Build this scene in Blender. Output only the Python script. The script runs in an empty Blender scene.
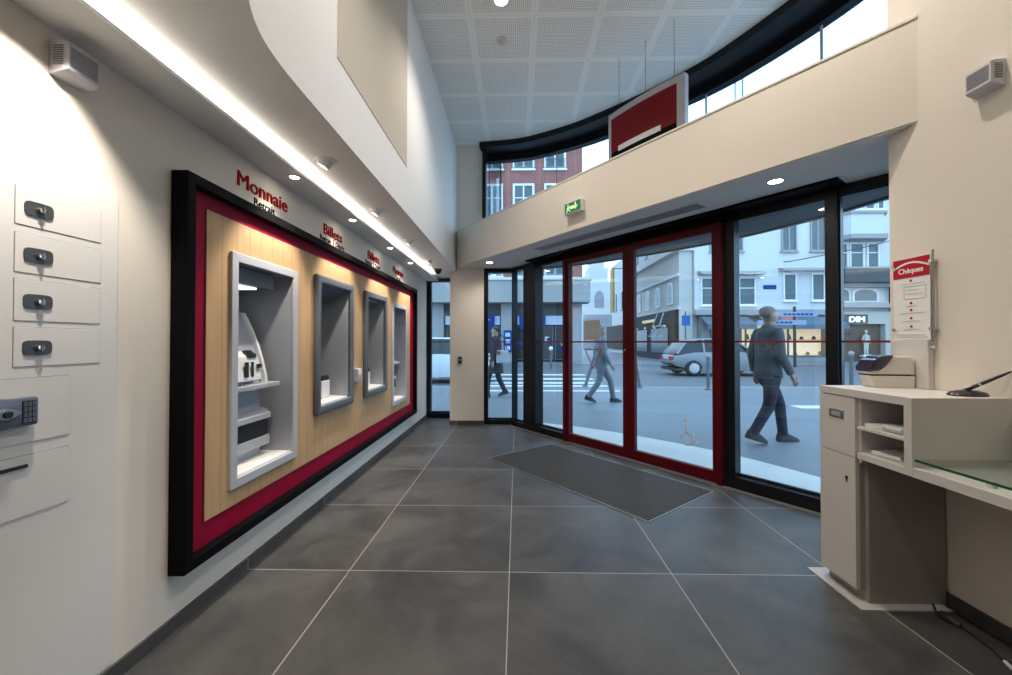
import bpy, bmesh, math, random
from mathutils import Vector, Matrix
random.seed(7)
C = bpy.context.scene.collection
PI = math.pi
SC = bpy.context.scene

# ------------------------------------------------------------------ materials
MATS = {}
def mat(name, col, rough=0.5, metal=0.0, spec=0.5, noise=0.04, nscale=6.0, emit=None, es=0.0, bump=0.0):
    if name in MATS: return MATS[name]
    m = bpy.data.materials.new(name); m.use_nodes = True
    nt = m.node_tree; b = nt.nodes['Principled BSDF']
    b.inputs['Roughness'].default_value = rough
    b.inputs['Metallic'].default_value = metal
    b.inputs['Specular IOR Level'].default_value = spec
    tc = nt.nodes.new('ShaderNodeTexCoord')
    nz = nt.nodes.new('ShaderNodeTexNoise'); nz.inputs['Scale'].default_value = nscale; nz.inputs['Detail'].default_value = 4
    nt.links.new(tc.outputs['Object'], nz.inputs['Vector'])
    mx = nt.nodes.new('ShaderNodeMix'); mx.data_type = 'RGBA'
    mx.inputs[6].default_value = (*[c*(1-noise) for c in col], 1)
    mx.inputs[7].default_value = (*[min(1, c*(1+noise)) for c in col], 1)
    nt.links.new(nz.outputs['Fac'], mx.inputs[0])
    nt.links.new(mx.outputs[2], b.inputs['Base Color'])
    if emit:
        b.inputs['Emission Color'].default_value = (*emit, 1); b.inputs['Emission Strength'].default_value = es
    if bump:
        bp = nt.nodes.new('ShaderNodeBump'); bp.inputs['Strength'].default_value = bump; bp.inputs['Distance'].default_value = 0.01
        nt.links.new(nz.outputs['Fac'], bp.inputs['Height']); nt.links.new(bp.outputs['Normal'], b.inputs['Normal'])
    MATS[name] = m
    return m

def glass(name, tint=(0.93, 0.96, 0.97), ior=1.5, boost=1.0):
    if name in MATS: return MATS[name]
    m = bpy.data.materials.new(name); m.use_nodes = True
    nt = m.node_tree; nt.nodes.clear()
    out = nt.nodes.new('ShaderNodeOutputMaterial'); mix = nt.nodes.new('ShaderNodeMixShader')
    tr = nt.nodes.new('ShaderNodeBsdfTransparent'); tr.inputs[0].default_value = (*tint, 1)
    gl = nt.nodes.new('ShaderNodeBsdfGlossy'); gl.inputs['Roughness'].default_value = 0.0
    fr = nt.nodes.new('ShaderNodeFresnel')
    ge = nt.nodes.new('ShaderNodeNewGeometry')      # same reflectance from both faces of the thin sheet
    mi = nt.nodes.new('ShaderNodeMath'); mi.operation = 'MULTIPLY_ADD'
    mi.inputs[1].default_value = 1/ior-ior; mi.inputs[2].default_value = ior
    nt.links.new(ge.outputs['Backfacing'], mi.inputs[0]); nt.links.new(mi.outputs[0], fr.inputs['IOR'])
    nt.links.new(fr.outputs[0], mix.inputs[0]); nt.links.new(tr.outputs[0], mix.inputs[1]); nt.links.new(gl.outputs[0], mix.inputs[2])
    nt.links.new(mix.outputs[0], out.inputs[0])
    MATS[name] = m
    return m

class N:  # tiny node helper
    def __init__(s, nt): s.nt = nt
    def m(s, op, a, b=None, c=None):
        n = s.nt.nodes.new('ShaderNodeMath'); n.operation = op
        for i, v in enumerate((a, b, c)):
            if v is None: continue
            if isinstance(v, (int, float)): n.inputs[i].default_value = v
            else: s.nt.links.new(v, n.inputs[i])
        return n.outputs[0]

def mixc(nt, fac, a, b):
    mx = nt.nodes.new('ShaderNodeMix'); mx.data_type = 'RGBA'
    for i, v in ((0, fac), (6, a), (7, b)):
        if isinstance(v, (int, float)): mx.inputs[i].default_value = v
        elif isinstance(v, tuple): mx.inputs[i].default_value = (*v, 1)
        else: nt.links.new(v, mx.inputs[i])
    return mx.outputs[2]

def floor_tiles():
    m = bpy.data.materials.new('grey_stone_tiles'); m.use_nodes = True
    nt = m.node_tree; b = nt.nodes['Principled BSDF']; q = N(nt)
    g = nt.nodes.new('ShaderNodeNewGeometry'); sp = nt.nodes.new('ShaderNodeSeparateXYZ')
    nt.links.new(g.outputs['Position'], sp.inputs[0])
    T = 0.904
    fx = q.m('DIVIDE', q.m('ADD', sp.outputs[0], 0.043 + 9*T), T)
    fy = q.m('DIVIDE', q.m('ADD', sp.outputs[1], -2.258 + 9*T), T)
    def edge(f):
        fr = q.m('FRACT', f)
        return q.m('MINIMUM', fr, q.m('SUBTRACT', 1.0, fr))
    d = q.m('MINIMUM', edge(fx), edge(fy))
    grout = q.m('LESS_THAN', d, 0.0026/T)
    cell = nt.nodes.new('ShaderNodeCombineXYZ')
    nt.links.new(q.m('FLOOR', fx), cell.inputs[0]); nt.links.new(q.m('FLOOR', fy), cell.inputs[1])
    wn = nt.nodes.new('ShaderNodeTexWhiteNoise'); nt.links.new(cell.outputs[0], wn.inputs['Vector'])
    off = nt.nodes.new('ShaderNodeVectorMath'); off.operation = 'MULTIPLY_ADD'
    nt.links.new(cell.outputs[0], off.inputs[0]); off.inputs[1].default_value = (3.7, 5.3, 0); nt.links.new(g.outputs['Position'], off.inputs[2])
    nz = nt.nodes.new('ShaderNodeTexNoise'); nz.inputs['Scale'].default_value = 2.1; nz.inputs['Detail'].default_value = 6; nz.inputs['Roughness'].default_value = .62
    nz.inputs['Distortion'].default_value = .6
    nt.links.new(off.outputs[0], nz.inputs['Vector'])
    rp = nt.nodes.new('ShaderNodeValToRGB'); rp.color_ramp.elements[0].position = .36; rp.color_ramp.elements[1].position = .68
    rp.color_ramp.elements[0].color = (.034, .034, .036, 1); rp.color_ramp.elements[1].color = (.098, .095, .092, 1)
    nt.links.new(nz.outputs['Fac'], rp.inputs[0])
    base = mixc(nt, q.m('MULTIPLY', wn.outputs['Value'], .22), rp.outputs[0], (.072, .070, .068))
    nt.links.new(mixc(nt, grout, base, (.36, .345, .32)), b.inputs['Base Color'])
    nt.links.new(q.m('ADD', .36, q.m('MULTIPLY', nz.outputs['Fac'], .16)), b.inputs['Roughness'])
    b.inputs['Specular IOR Level'].default_value = .5
    return m

def perforated_ceiling():
    m = bpy.data.materials.new('perforated_ceiling_tiles'); m.use_nodes = True
    nt = m.node_tree; b = nt.nodes['Principled BSDF']; q = N(nt)
    g = nt.nodes.new('ShaderNodeNewGeometry'); sp = nt.nodes.new('ShaderNodeSeparateXYZ')
    nt.links.new(g.outputs['Position'], sp.inputs[0])
    T = 0.612
    ux = q.m('FRACT', q.m('DIVIDE', q.m('ADD', sp.outputs[0], .445 + 9*T), T))
    uy = q.m('FRACT', q.m('DIVIDE', q.m('ADD', sp.outputs[1], -3.735 + 9*.604), .604))
    def edge(u): return q.m('MINIMUM', u, q.m('SUBTRACT', 1.0, u))
    d = q.m('MINIMUM', edge(ux), edge(uy))
    band = q.m('LESS_THAN', d, .05)
    joint = q.m('LESS_THAN', d, .006)
    def dot(u):
        return q.m('SUBTRACT', q.m('FRACT', q.m('MULTIPLY', u, 32.0)), .5)
    dx, dy = dot(ux), dot(uy)
    r = q.m('SQRT', q.m('ADD', q.m('MULTIPLY', dx, dx), q.m('MULTIPLY', dy, dy)))
    hole = q.m('MULTIPLY', q.m('LESS_THAN', r, .28), q.m('SUBTRACT', 1.0, band))
    c = mixc(nt, hole, (.90, .90, .89), (.44, .44, .45))
    c = mixc(nt, joint, c, (.8, .8, .79))
    nt.links.new(c, b.inputs['Base Color']); b.inputs['Roughness'].default_value = .8
    return m

def wood():
    m = bpy.data.materials.new('light_oak_planks'); m.use_nodes = True
    nt = m.node_tree; b = nt.nodes['Principled BSDF']; q = N(nt)
    g = nt.nodes.new('ShaderNodeNewGeometry'); sp = nt.nodes.new('ShaderNodeSeparateXYZ')
    nt.links.new(g.outputs['Position'], sp.inputs[0])
    f = q.m('DIVIDE', q.m('ADD', sp.outputs[1], -1.906 + 1.05), .105)
    fr = q.m('FRACT', f)
    groove = q.m('LESS_THAN', q.m('MINIMUM', fr, q.m('SUBTRACT', 1.0, fr)), .018)
    cell = q.m('FLOOR', f)
    wn = nt.nodes.new('ShaderNodeTexWhiteNoise'); wn.noise_dimensions = '1D'; nt.links.new(cell, wn.inputs['W'])
    cv = nt.nodes.new('ShaderNodeCombineXYZ')
    nt.links.new(q.m('MULTIPLY', sp.outputs[1], 38.0), cv.inputs[0])
    nt.links.new(q.m('ADD', q.m('MULTIPLY', sp.outputs[2], 2.2), q.m('MULTIPLY', cell, 7.3)), cv.inputs[1])
    nz = nt.nodes.new('ShaderNodeTexNoise'); nz.inputs['Scale'].default_value = 1.0; nz.inputs['Detail'].default_value = 5
    nt.links.new(cv.outputs[0], nz.inputs['Vector'])
    c = mixc(nt, nz.outputs['Fac'], (.42, .25, .118), (.56, .37, .195))
    c = mixc(nt, q.m('MULTIPLY', wn.outputs['Value'], .35), c, (.47, .30, .155))
    c = mixc(nt, groove, c, (.30, .18, .09))
    nt.links.new(c, b.inputs['Base Color']); b.inputs['Roughness'].default_value = .5
    return m

def brick():
    m = bpy.data.materials.new('red_brick'); m.use_nodes = True
    nt = m.node_tree; b = nt.nodes['Principled BSDF']
    g = nt.nodes.new('ShaderNodeNewGeometry'); sp = nt.nodes.new('ShaderNodeSeparateXYZ'); cb = nt.nodes.new('ShaderNodeCombineXYZ')
    nt.links.new(g.outputs['Position'], sp.inputs[0])
    nt.links.new(sp.outputs[0], cb.inputs[0]); nt.links.new(sp.outputs[2], cb.inputs[1])
    t = nt.nodes.new('ShaderNodeTexBrick'); nt.links.new(cb.outputs[0], t.inputs['Vector'])
    t.inputs['Color1'].default_value = (.30, .085, .06, 1); t.inputs['Color2'].default_value = (.22, .06, .05, 1)
    t.inputs['Mortar'].default_value = (.36, .22, .19, 1); t.inputs['Scale'].default_value = 1.0
    t.inputs['Brick Width'].default_value = .24; t.inputs['Row Height'].default_value = .08; t.inputs['Mortar Size'].default_value = .008
    nt.links.new(t.outputs[0], b.inputs['Base Color']); b.inputs['Roughness'].default_value = .85
    return m

M = dict(
 wall=mat('cream_paint', (.73, .675, .60), .75, spec=.25, noise=.015),
 wallw=mat('white_paint', (.85, .845, .83), .7, spec=.25, noise=.012),
 beige=mat('beige_panel_paint', (.58, .52, .43), .75, spec=.2, noise=.02),
 soffit=mat('soffit_grey_paint', (.76, .76, .75), .75, spec=.2, noise=.015),
 black=mat('black_lacquer', (.0035, .0035, .004), .5, spec=.06),
 dark=mat('black_aluminium', (.007, .008, .010), .34, spec=.22),
 red=mat('crimson_laminate', (.25, .002, .026), .5, spec=.15),
 dred=mat('door_red_lacquer', (.085, .0012, .0045), .42, spec=.22),
 signred=mat('sign_red', (.17, .002, .008), .5, spec=.2),
 postred=mat('poster_red', (.46, .012, .03), .5, spec=.2),
 letter=mat('letter_red', (.36, .008, .012), .8, spec=.05),
 ink=mat('black_ink', (.0025, .0025, .0025), .9, spec=0),
 lgrey=mat('light_grey_metal', (.42, .435, .48), .4, spec=.5, noise=.02),
 mgrey=mat('mid_grey_liner', (.37, .39, .43), .45, noise=.02),
 dgrey=mat('dark_grey_surround', (.10, .112, .135), .38, noise=.02),
 white=mat('white_plastic', (.78, .78, .77), .4, noise=.01),
 offw=mat('off_white_plastic', (.66, .63, .57), .42, noise=.015),
 lilac=mat('siren_plastic', (.60, .585, .64), .45, noise=.01),
 steel=mat('satin_steel', (.32, .31, .30), .35, metal=.9),
 plated=mat('pale_floor_plate', (.44, .43, .42), .5),
 dsteel=mat('dark_lock_steel', (.10, .10, .10), .4, metal=.6),
 chrome=mat('chrome', (.75, .75, .75), .15, metal=1),
 plate=mat('white_plate_paint', (.70, .685, .665), .5, spec=.4, noise=.012),
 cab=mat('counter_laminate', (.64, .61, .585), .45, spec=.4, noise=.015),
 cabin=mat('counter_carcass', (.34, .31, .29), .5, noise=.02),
 skirt=mat('dark_skirting_tile', (.055, .055, .058), .4, noise=.15),
 blk=mat('black_plastic', (.015, .015, .017), .28),
 visor=mat('violet_black_visor', (.03, .022, .05), .08, spec=.9),
 paper=mat('white_paper', (.82, .82, .81), .7, noise=.01),
 paperg=mat('printed_grey', (.52, .52, .53), .7),
 blue=mat('lock_blue_grey', (.16, .18, .235), .3, metal=.4),
 green=mat('exit_green', (.0, .16, .055), .4, emit=(.0, .30, .10), es=.25),
 pict=mat('exit_white', (.6, .8, .68), .5, emit=(.7, 1, .8), es=.35),
 amber=mat('exit_lamp', (.9, .6, .1), .4, emit=(1, .62, .08), es=1.2),
 led=mat('led_tape', (1, 1, 1), .5, emit=(1, .92, .80), es=13.0),
 lamp=mat('lamp_lens', (1, 1, 1), .5, emit=(1, .90, .76), es=30.0),
 floor=floor_tiles(), ceil=perforated_ceiling(), wood=wood(), brick=brick(),
 glass=glass('clear_glazing', (.90, .945, .965), 1.5), shopglass=mat('shop_glass', (.03, .034, .04), .15, spec=.25, noise=.3, nscale=1.5),
 pane=mat('far_window_glass', (.10, .135, .15), .12, spec=.3, noise=.25, nscale=.8),
 mat_rib=mat('mat_rib', (.062, .057, .053), .6, noise=.25, nscale=14), mat_base=mat('mat_base', (.02, .02, .02), .8),
 alu=mat('aluminium_edge', (.36, .35, .33), .4, metal=.7),
 stone=mat('pale_threshold_stone', (.60, .59, .57), .7, noise=.05, nscale=3),
 asphalt=mat('street_asphalt', (.115, .125, .14), .55, noise=.14, nscale=.9),
 pave=mat('pavement_slabs', (.165, .18, .20), .5, noise=.1, nscale=1.4),
 roadwhite=mat('road_white', (.62, .63, .64), .7, noise=.1, nscale=4),
 wplaster=mat('white_plaster', (.58, .58, .575), .8, noise=.03, nscale=.6),
 gplaster=mat('grey_plaster', (.30, .30, .305), .8, noise=.05, nscale=.6),
 cplaster=mat('cream_plaster', (.47, .455, .42), .8, noise=.04, nscale=.6),
 concrete=mat('concrete_panel', (.30, .30, .295), .8, noise=.05, nscale=.7),
 dconc=mat('dark_concrete', (.08, .078, .075), .8, noise=.08),
 wframe=mat('white_window_frame', (.78, .78, .78), .5),
 dkfront=mat('dark_shopfront', (.018, .016, .016), .6, spec=.15, noise=.3),
 shoplit=mat('lit_shop_display', (.8, .6, .4), .7, emit=(1, .72, .42), es=.62, noise=.1),
 goods=mat('dark_goods', (.10, .06, .04), .6, noise=.5, nscale=5),
 tan=mat('tan_goods', (.42, .24, .12), .6, noise=.3, nscale=5),
 signblue=mat('shop_blue', (.006, .035, .20), .5, spec=.2), paleblue=mat('pale_blue_fascia', (.42, .52, .62), .5),
 awn=mat('grey_awning', (.12, .15, .18), .8), awnb=mat('blue_grey_awning', (.10, .145, .19), .8),
 blade=mat('direction_blade', (.24, .32, .44), .5), pink=mat('pink_red_sign', (.5, .16, .14), .6),
 silver=mat('silver_car_paint', (.24, .25, .27), .3, metal=.2), wcar=mat('white_car_paint', (.58, .62, .66), .25),
 carglass=mat('car_glass', (.025, .03, .036), .1, spec=.4), tyre=mat('tyre', (.02, .02, .02), .8),
 lightred=mat('tail_light', (.4, .01, .01), .2), lightw=mat('head_light', (.8, .8, .8), .1),
 skin=mat('skin', (.36, .22, .16), .55), hairg=mat('grey_hair', (.16, .15, .14), .7), hairb=mat('brown_hair', (.05, .035, .025), .7),
 jeans=mat('navy_trousers', (.014, .018, .032), .8), coatg=mat('grey_teal_jacket', (.07, .085, .09), .85),
 coatd=mat('dark_navy_coat', (.018, .022, .035), .85), shoe=mat('dark_shoe', (.02, .018, .018), .5),
 pale=mat('pale_blue_grey_cloth', (.15, .165, .19), .85), bag=mat('pale_bag', (.40, .42, .44), .7), bagred=mat('red_bag_patch', (.4, .03, .03), .6),
 sticker=mat('pale_sticker', (.62, .65, .72), .6), stickred=mat('red_sticker', (.42, .12, .14), .6), stickbeige=mat('beige_sticker', (.62, .63, .66), .7),
 safety=mat('red_safety_stripe', (.24, .01, .02), .5), gedge=mat('green_glass_edge', (.01, .085, .05), .15),
 dglass=glass('desk_glass', (.90, .95, .93), 1.45), acry=glass('clear_acrylic', (.97, .97, .97), 1.25),
 litletters=mat('white_lit_letters', (.9, .9, .9), .4, emit=(1, 1, 1), es=.7),
 faded=mat('faded_print', (.44, .44, .45), .7),
 yellow=mat('yellow_banner', (.46, .27, .05), .7), bollard=mat('bollard_grey', (.10, .11, .125), .5),
 gold=mat('gold_letters', (.6, .42, .18), .5, emit=(1, .7, .3), es=.5), shelfw=mat('warm_shelf', (.6, .5, .38), .6),
 mannequin=mat('mannequin_cream', (.62, .58, .52), .5), slate=mat('slate_roof', (.10, .11, .13), .7), lens=mat('dark_lens', (.01, .01, .012), .08),
)

# ------------------------------------------------------------------ mesh builder
ORG = {}
class G:
    def __init__(s, T=None):
        s.b = bmesh.new(); s.T = T
    def v(s, p):
        p = Vector(p)
        return s.b.verts.new(s.T @ p if s.T else p)
    def face(s, ps):
        try: return s.b.faces.new([s.v(p) for p in ps])
        except ValueError: return None
    def hull8(s, P):  # 8 points: bottom 4 ccw, top 4 ccw
        vs = [s.v(p) for p in P]
        for f in ((3, 2, 1, 0), (4, 5, 6, 7), (0, 1, 5, 4), (1, 2, 6, 5), (2, 3, 7, 6), (3, 0, 4, 7)):
            s.b.faces.new([vs[i] for i in f])
        return s
    def box(s, x0, y0, z0, x1, y1, z1):
        x0, x1 = sorted((x0, x1)); y0, y1 = sorted((y0, y1)); z0, z1 = sorted((z0, z1))
        return s.hull8([(x0, y0, z0), (x1, y0, z0), (x1, y1, z0), (x0, y1, z0), (x0, y0, z1), (x1, y0, z1), (x1, y1, z1), (x0, y1, z1)])
    def prism(s, pts, a, b, axis='z'):
        # polygon extruded; axis z: pts (x,y); axis x: pts (y,z); axis y: pts (x,z)
        def P(p, t):
            return {'z': (p[0], p[1], t), 'x': (t, p[0], p[1]), 'y': (p[0], t, p[1])}[axis]
        lo = [s.v(P(p, a)) for p in pts]; hi = [s.v(P(p, b)) for p in pts]
        n = len(pts)
        s.b.faces.new(lo[::-1]); s.b.faces.new(hi)
        for i in range(n): s.b.faces.new((lo[i], lo[(i+1) % n], hi[(i+1) % n], hi[i]))
        return s
    def ring_frame(s, x0, z0, x1, z1, w, y0, y1, axis='y', wt=None, wb=None):
        # rectangular frame with opening; plane coords (a,z) and depth y0..y1
        wt = w if wt is None else wt; wb = w if wb is None else wb
        def P(a, z, d): return {'y': (a, d, z), 'x': (d, a, z)}[axis]
        o = [(x0, z0), (x1, z0), (x1, z1), (x0, z1)]; i = [(x0+w, z0+wb), (x1-w, z0+wb), (x1-w, z1-wt), (x0+w, z1-wt)]
        V = {}
        for k, L in (('o', o), ('i', i)):
            for d in (y0, y1): V[k, d] = [s.v(P(a, z, d)) for a, z in L]
        for j in range(4):
            k = (j+1) % 4
            for f in ((V['o', y0][j], V['o', y0][k], V['i', y0][k], V['i', y0][j]), (V['o', y1][k], V['o', y1][j], V['i', y1][j], V['i', y1][k]),
                      (V['o', y0][k], V['o', y0][j], V['o', y1][j], V['o', y1][k]), (V['i', y0][j], V['i', y0][k], V['i', y1][k], V['i', y1][j])):
                s.b.faces.new(f)
        return s
    def tube(s, pts, rs, n=10, cap=True):
        pts = [Vector(p) for p in pts]
        if isinstance(rs, (int, float)): rs = [rs]*len(pts)
        rings = []; ref = None
        for i, p in enumerate(pts):
            t = (pts[min(i+1, len(pts)-1)] - pts[max(i-1, 0)]).normalized()
            if ref is None: ref = Vector((0, 0, 1)) if abs(t.z) < .9 else Vector((1, 0, 0))
            a = t.cross(ref).normalized(); b2 = a.cross(t).normalized(); ref = b2
            rings.append([s.v(p + (a*math.cos(2*PI*k/n) + b2*math.sin(2*PI*k/n))*rs[i]) for k in range(n)])
        for r0, r1 in zip(rings, rings[1:]):
            for k in range(n): s.b.faces.new((r0[k], r0[(k+1) % n], r1[(k+1) % n], r1[k]))
        if cap: s.b.faces.new(rings[0][::-1]); s.b.faces.new(rings[-1])
        return s
    def lathe(s, prof, c=(0, 0, 0), axis=(0, 0, 1), n=20):
        ax = Vector(axis).normalized(); q = Vector((0, 0, 1)).rotation_difference(ax); c = Vector(c)
        rings = []
        for r, z in prof:
            if r < 1e-6: rings.append([s.v(c + q @ Vector((0, 0, z)))])
            else: rings.append([s.v(c + q @ Vector((r*math.cos(2*PI*k/n), r*math.sin(2*PI*k/n), z))) for k in range(n)])
        for a, b in zip(rings, rings[1:]):
            if len(a) == 1 and len(b) == 1: continue
            for k in range(n):
                if len(a) == 1: s.b.faces.new((a[0], b[(k+1) % n], b[k]))
                elif len(b) == 1: s.b.faces.new((a[k], a[(k+1) % n], b[0]))
                else: s.b.faces.new((a[k], a[(k+1) % n], b[(k+1) % n], b[k]))
        for r, rev in ((rings[0], True), (rings[-1], False)) if prof[0] != prof[-1] else ():
            if len(r) > 1: s.b.faces.new(r[::-1] if rev else r)
        return s
    def loft(s, secs, cap=True):
        R = [[s.v(p) for p in sec] for sec in secs]; n = len(R[0])
        for a, b in zip(R, R[1:]):
            for k in range(n): s.b.faces.new((a[k], a[(k+1) % n], b[(k+1) % n], b[k]))
        if cap: s.b.faces.new(R[0][::-1]); s.b.faces.new(R[-1])
        return s
    def ell(s, c, r, n=14, m=9):
        c = Vector(c); prof = []
        rings = []
        for i in range(m+1):
            t = PI*i/m; z = -math.cos(t); rr = math.sin(t)
            if rr < 1e-6: rings.append([s.v(c + Vector((0, 0, z*r[2])))])
            else: rings.append([s.v(c + Vector((rr*r[0]*math.cos(2*PI*k/n), rr*r[1]*math.sin(2*PI*k/n), z*r[2]))) for k in range(n)])
        for a, b in zip(rings, rings[1:]):
            for k in range(n):
                if len(a) == 1: s.b.faces.new((a[0], b[(k+1) % n], b[k]))
                elif len(b) == 1: s.b.faces.new((a[k], a[(k+1) % n], b[0]))
                else: s.b.faces.new((a[k], a[(k+1) % n], b[(k+1) % n], b[k]))
        return s
    def bevel(s, w, seg=2):
        s.b.normal_update()
        ed = [e for e in s.b.edges if len(e.link_faces) == 2 and e.calc_face_angle(0) > .5]
        bmesh.ops.bevel(s.b, geom=ed, offset=w, segments=seg, affect='EDGES', profile=.5, clamp_overlap=True)
        return s
    def build(s, name, m, parent=None, smooth=False, org=None):
        bmesh.ops.recalc_face_normals(s.b, faces=s.b.faces)
        me = bpy.data.meshes.new(name)
        if parent is not None: o_ = ORG[parent.name]
        elif org is not None: o_ = Vector(org)
        else:
            vs = [v.co for v in s.b.verts]
            lo = [min(v[i] for v in vs) for i in range(3)]; hi = [max(v[i] for v in vs) for i in range(3)]
            o_ = Vector(((lo[0]+hi[0])/2, (lo[1]+hi[1])/2, lo[2]))
        for v in s.b.verts: v.co -= o_
        s.b.to_mesh(me); s.b.free()
        me.materials.append(M[m] if isinstance(m, str) else m)
        if smooth:
            for p in me.polygons: p.use_smooth = True
            try: me.set_sharp_from_angle(angle=.6)
            except Exception: pass
        o = bpy.data.objects.new(name, me); C.objects.link(o)
        ORG[o.name] = o_.copy()
        if parent is not None: o.parent = parent
        else: o.location = o_
        return o

def thing(name, label, cat, loc, group=None):
    o = bpy.data.objects.new(name, None); C.objects.link(o); o.location = loc; o.empty_display_size = .1
    ORG[o.name] = Vector(loc); o['label'] = label; o['category'] = cat
    if group: o['group'] = group
    return o
def tag(o, label, cat, group=None, kind=None):
    o['label'] = label; o['category'] = cat
    if group: o['group'] = group
    if kind: o['kind'] = kind
    return o
def struct(o, label=None):
    o['kind'] = 'structure'
    if label: o['label'] = label
    return o
def copy_tree(o, parent=None, loc=None, rz=None):
    c = o.copy(); C.objects.link(c); ORG[c.name] = Vector(loc) if loc is not None else (ORG[parent.name] if parent else ORG[o.name])
    if parent is not None: c.parent = parent; c.matrix_parent_inverse = o.matrix_parent_inverse.copy()
    if loc is not None: c.location = loc
    if rz is not None: c.rotation_euler = (0, 0, rz)
    for ch in list(o.children): copy_tree(ch, c)
    return c

def text_mesh(txt, size, T, name, m, parent, ext=.004, bold=0.0, align='LEFT', width=None, fat=0):
    cu = bpy.data.curves.new('t', 'FONT'); cu.body = txt; cu.size = size; cu.extrude = ext; cu.offset = bold; cu.align_x = align
    to = bpy.data.objects.new('t', cu); C.objects.link(to)
    bpy.context.view_layer.update()
    me = bpy.data.meshes.new_from_object(to.evaluated_get(bpy.context.evaluated_depsgraph_get()))
    bpy.data.objects.remove(to); bpy.data.curves.remove(cu)
    xs = [v.co.x for v in me.vertices]
    if width and xs:
        k = width/(max(xs)-min(xs)); x0 = min(xs) if align == 'LEFT' else 0
        for v in me.vertices: v.co.x = (v.co.x-x0)*k
    if fat:      # heavier strokes: the outline repeated a hair to each side
        bm = bmesh.new(); bm.from_mesh(me); src = bm.verts[:] + bm.edges[:] + bm.faces[:]
        for dx, dy in ((-fat, 0), (fat, 0), (0, fat*.7), (0, -fat*.7)):
            d = bmesh.ops.duplicate(bm, geom=src); vs = [v for v in d['geom'] if isinstance(v, bmesh.types.BMVert)]
            bmesh.ops.translate(bm, verts=vs, vec=(dx, dy, (dx+dy)*.05))
        bm.to_mesh(me); bm.free()
    o_ = ORG[parent.name]
    me.transform(T)
    for v in me.vertices: v.co -= o_
    me.materials.clear(); me.materials.append(M[m]); me.name = name
    o = bpy.data.objects.new(name, me); C.objects.link(o); o.parent = parent; ORG[o.name] = o_.copy()
    return o
def frame_T(origin, xa, ya):
    xa = Vector(xa).normalized(); ya = Vector(ya).normalized(); za = xa.cross(ya)
    return Matrix(((xa.x, ya.x, za.x, origin[0]), (xa.y, ya.y, za.y, origin[1]), (xa.z, ya.z, za.z, origin[2]), (0, 0, 0, 1)))

# ------------------------------------------------------------------ layout constants
WL, WR = -1.54, 2.11              # left and right walls
ZC = 4.37                         # high ceiling
ZL = 2.40                         # low ceiling over the machines
ZS = 2.33                         # low strip along the left wall
ZB0, ZB1 = 2.455, 3.0             # canopy beam
BA = (-.93, 6.17); BB = (2.11, 2.13)
G0 = Vector((-.06, 6.28, 0)); D = Vector((.603, -.798, 0)).normalized(); OUT = Vector((D.y*-1, D.x, 0))
TF = frame_T(G0, D, OUT)          # (s, outward, z)
ARC = [(-.53, 6.46), (0, 6.38), (.36, 6.26), (.87, 5.98), (1.25, 5.70), (1.70, 5.29), (2.05, 4.92), (2.28, 4.65), (2.5, 4.31), (2.8, 3.70), (2.95, 3.2), (3.02, 2.7), (3.05, 2.2)]
def smooth_poly(P, k=4):
    out = []
    for i in range(len(P)-1):
        p0 = Vector(P[max(i-1, 0)]); p1 = Vector(P[i]); p2 = Vector(P[i+1]); p3 = Vector(P[min(i+2, len(P)-1)])
        for j in range(k):
            t = j/k
            out.append(.5*((2*p1) + (-p0+p2)*t + (2*p0-5*p1+4*p2-p3)*t*t + (-p0+3*p1-3*p2+p3)*t**3))
    out.append(Vector(P[-1])); return out
ARCS = smooth_poly(ARC)
def arc_off(d):
    out = []
    for i, p in enumerate(ARCS):
        t = (ARCS[min(i+1, len(ARCS)-1)] - ARCS[max(i-1, 0)]).normalized()
        out.append(p + Vector((-t.y, t.x))*d)   # d>0 : outwards
    return out
def ribbon(g, A, B, z0, z1):
    n = len(A)
    for i in range(n-1):
        g.hull8([(*A[i], z0), (*A[i+1], z0), (*B[i+1], z0), (*B[i], z0), (*A[i], z1), (*A[i+1], z1), (*B[i+1], z1), (*B[i], z1)])
    bmesh.ops.remove_doubles(g.b, verts=g.b.verts, dist=1e-5)
    # drop interior faces
    seen = {}
    for f in list(g.b.faces):
        k = tuple(sorted(v.index for v in f.verts)) if False else tuple(sorted((round(v.co.x, 4), round(v.co.y, 4), round(v.co.z, 4)) for v in f.verts))
        seen.setdefault(k, []).append(f)
    dead = [f for L in seen.values() if len(L) > 1 for f in L]
    bmesh.ops.delete(g.b, geom=dead, context='FACES')
    return g

# ------------------------------------------------------------------ the room shell
YB = -2.4
g = G(); g.prism([(WL-.02, YB), (2.95, YB), (2.95, 2.3)] + [(G0+D*4.74).xy[:], (G0+D*0).xy[:], (-.52, 6.33), (-1.05, 6.85), (WL-.02, 6.85)], -.12, 0)
struct(g.build('floor', 'floor'))
# left wall with the opening for the machine panel
PY0, PY1, PZ0, PZ1 = 1.80, 5.78, .32, 2.0
g = G(); t0, t1 = WL-.16, WL
g.prism([(YB, 0), (7.0, 0), (7.0, 3.0), (YB, 3.0), (YB, PZ0), (PY0, PZ0), (PY0, PZ1), (PY1, PZ1), (PY1, PZ0), (YB, PZ0)][:0] or [(YB, 0), (7.0, 0), (7.0, PZ0), (YB, PZ0)], t0, t1, 'x')
g.prism([(YB, PZ1), (7.0, PZ1), (7.0, 2.6), (YB, 2.6)], t0, t1, 'x')
g.prism([(YB, PZ0), (PY0, PZ0), (PY0, PZ1), (YB, PZ1)], t0, t1, 'x')
g.prism([(PY1, PZ0), (7.0, PZ0), (7.0, PZ1), (PY1, PZ1)], t0, t1, 'x')
bmesh.ops.remove_doubles(g.b, verts=g.b.verts, dist=1e-5)
struct(g.build('wall_left', 'wall'))
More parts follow.
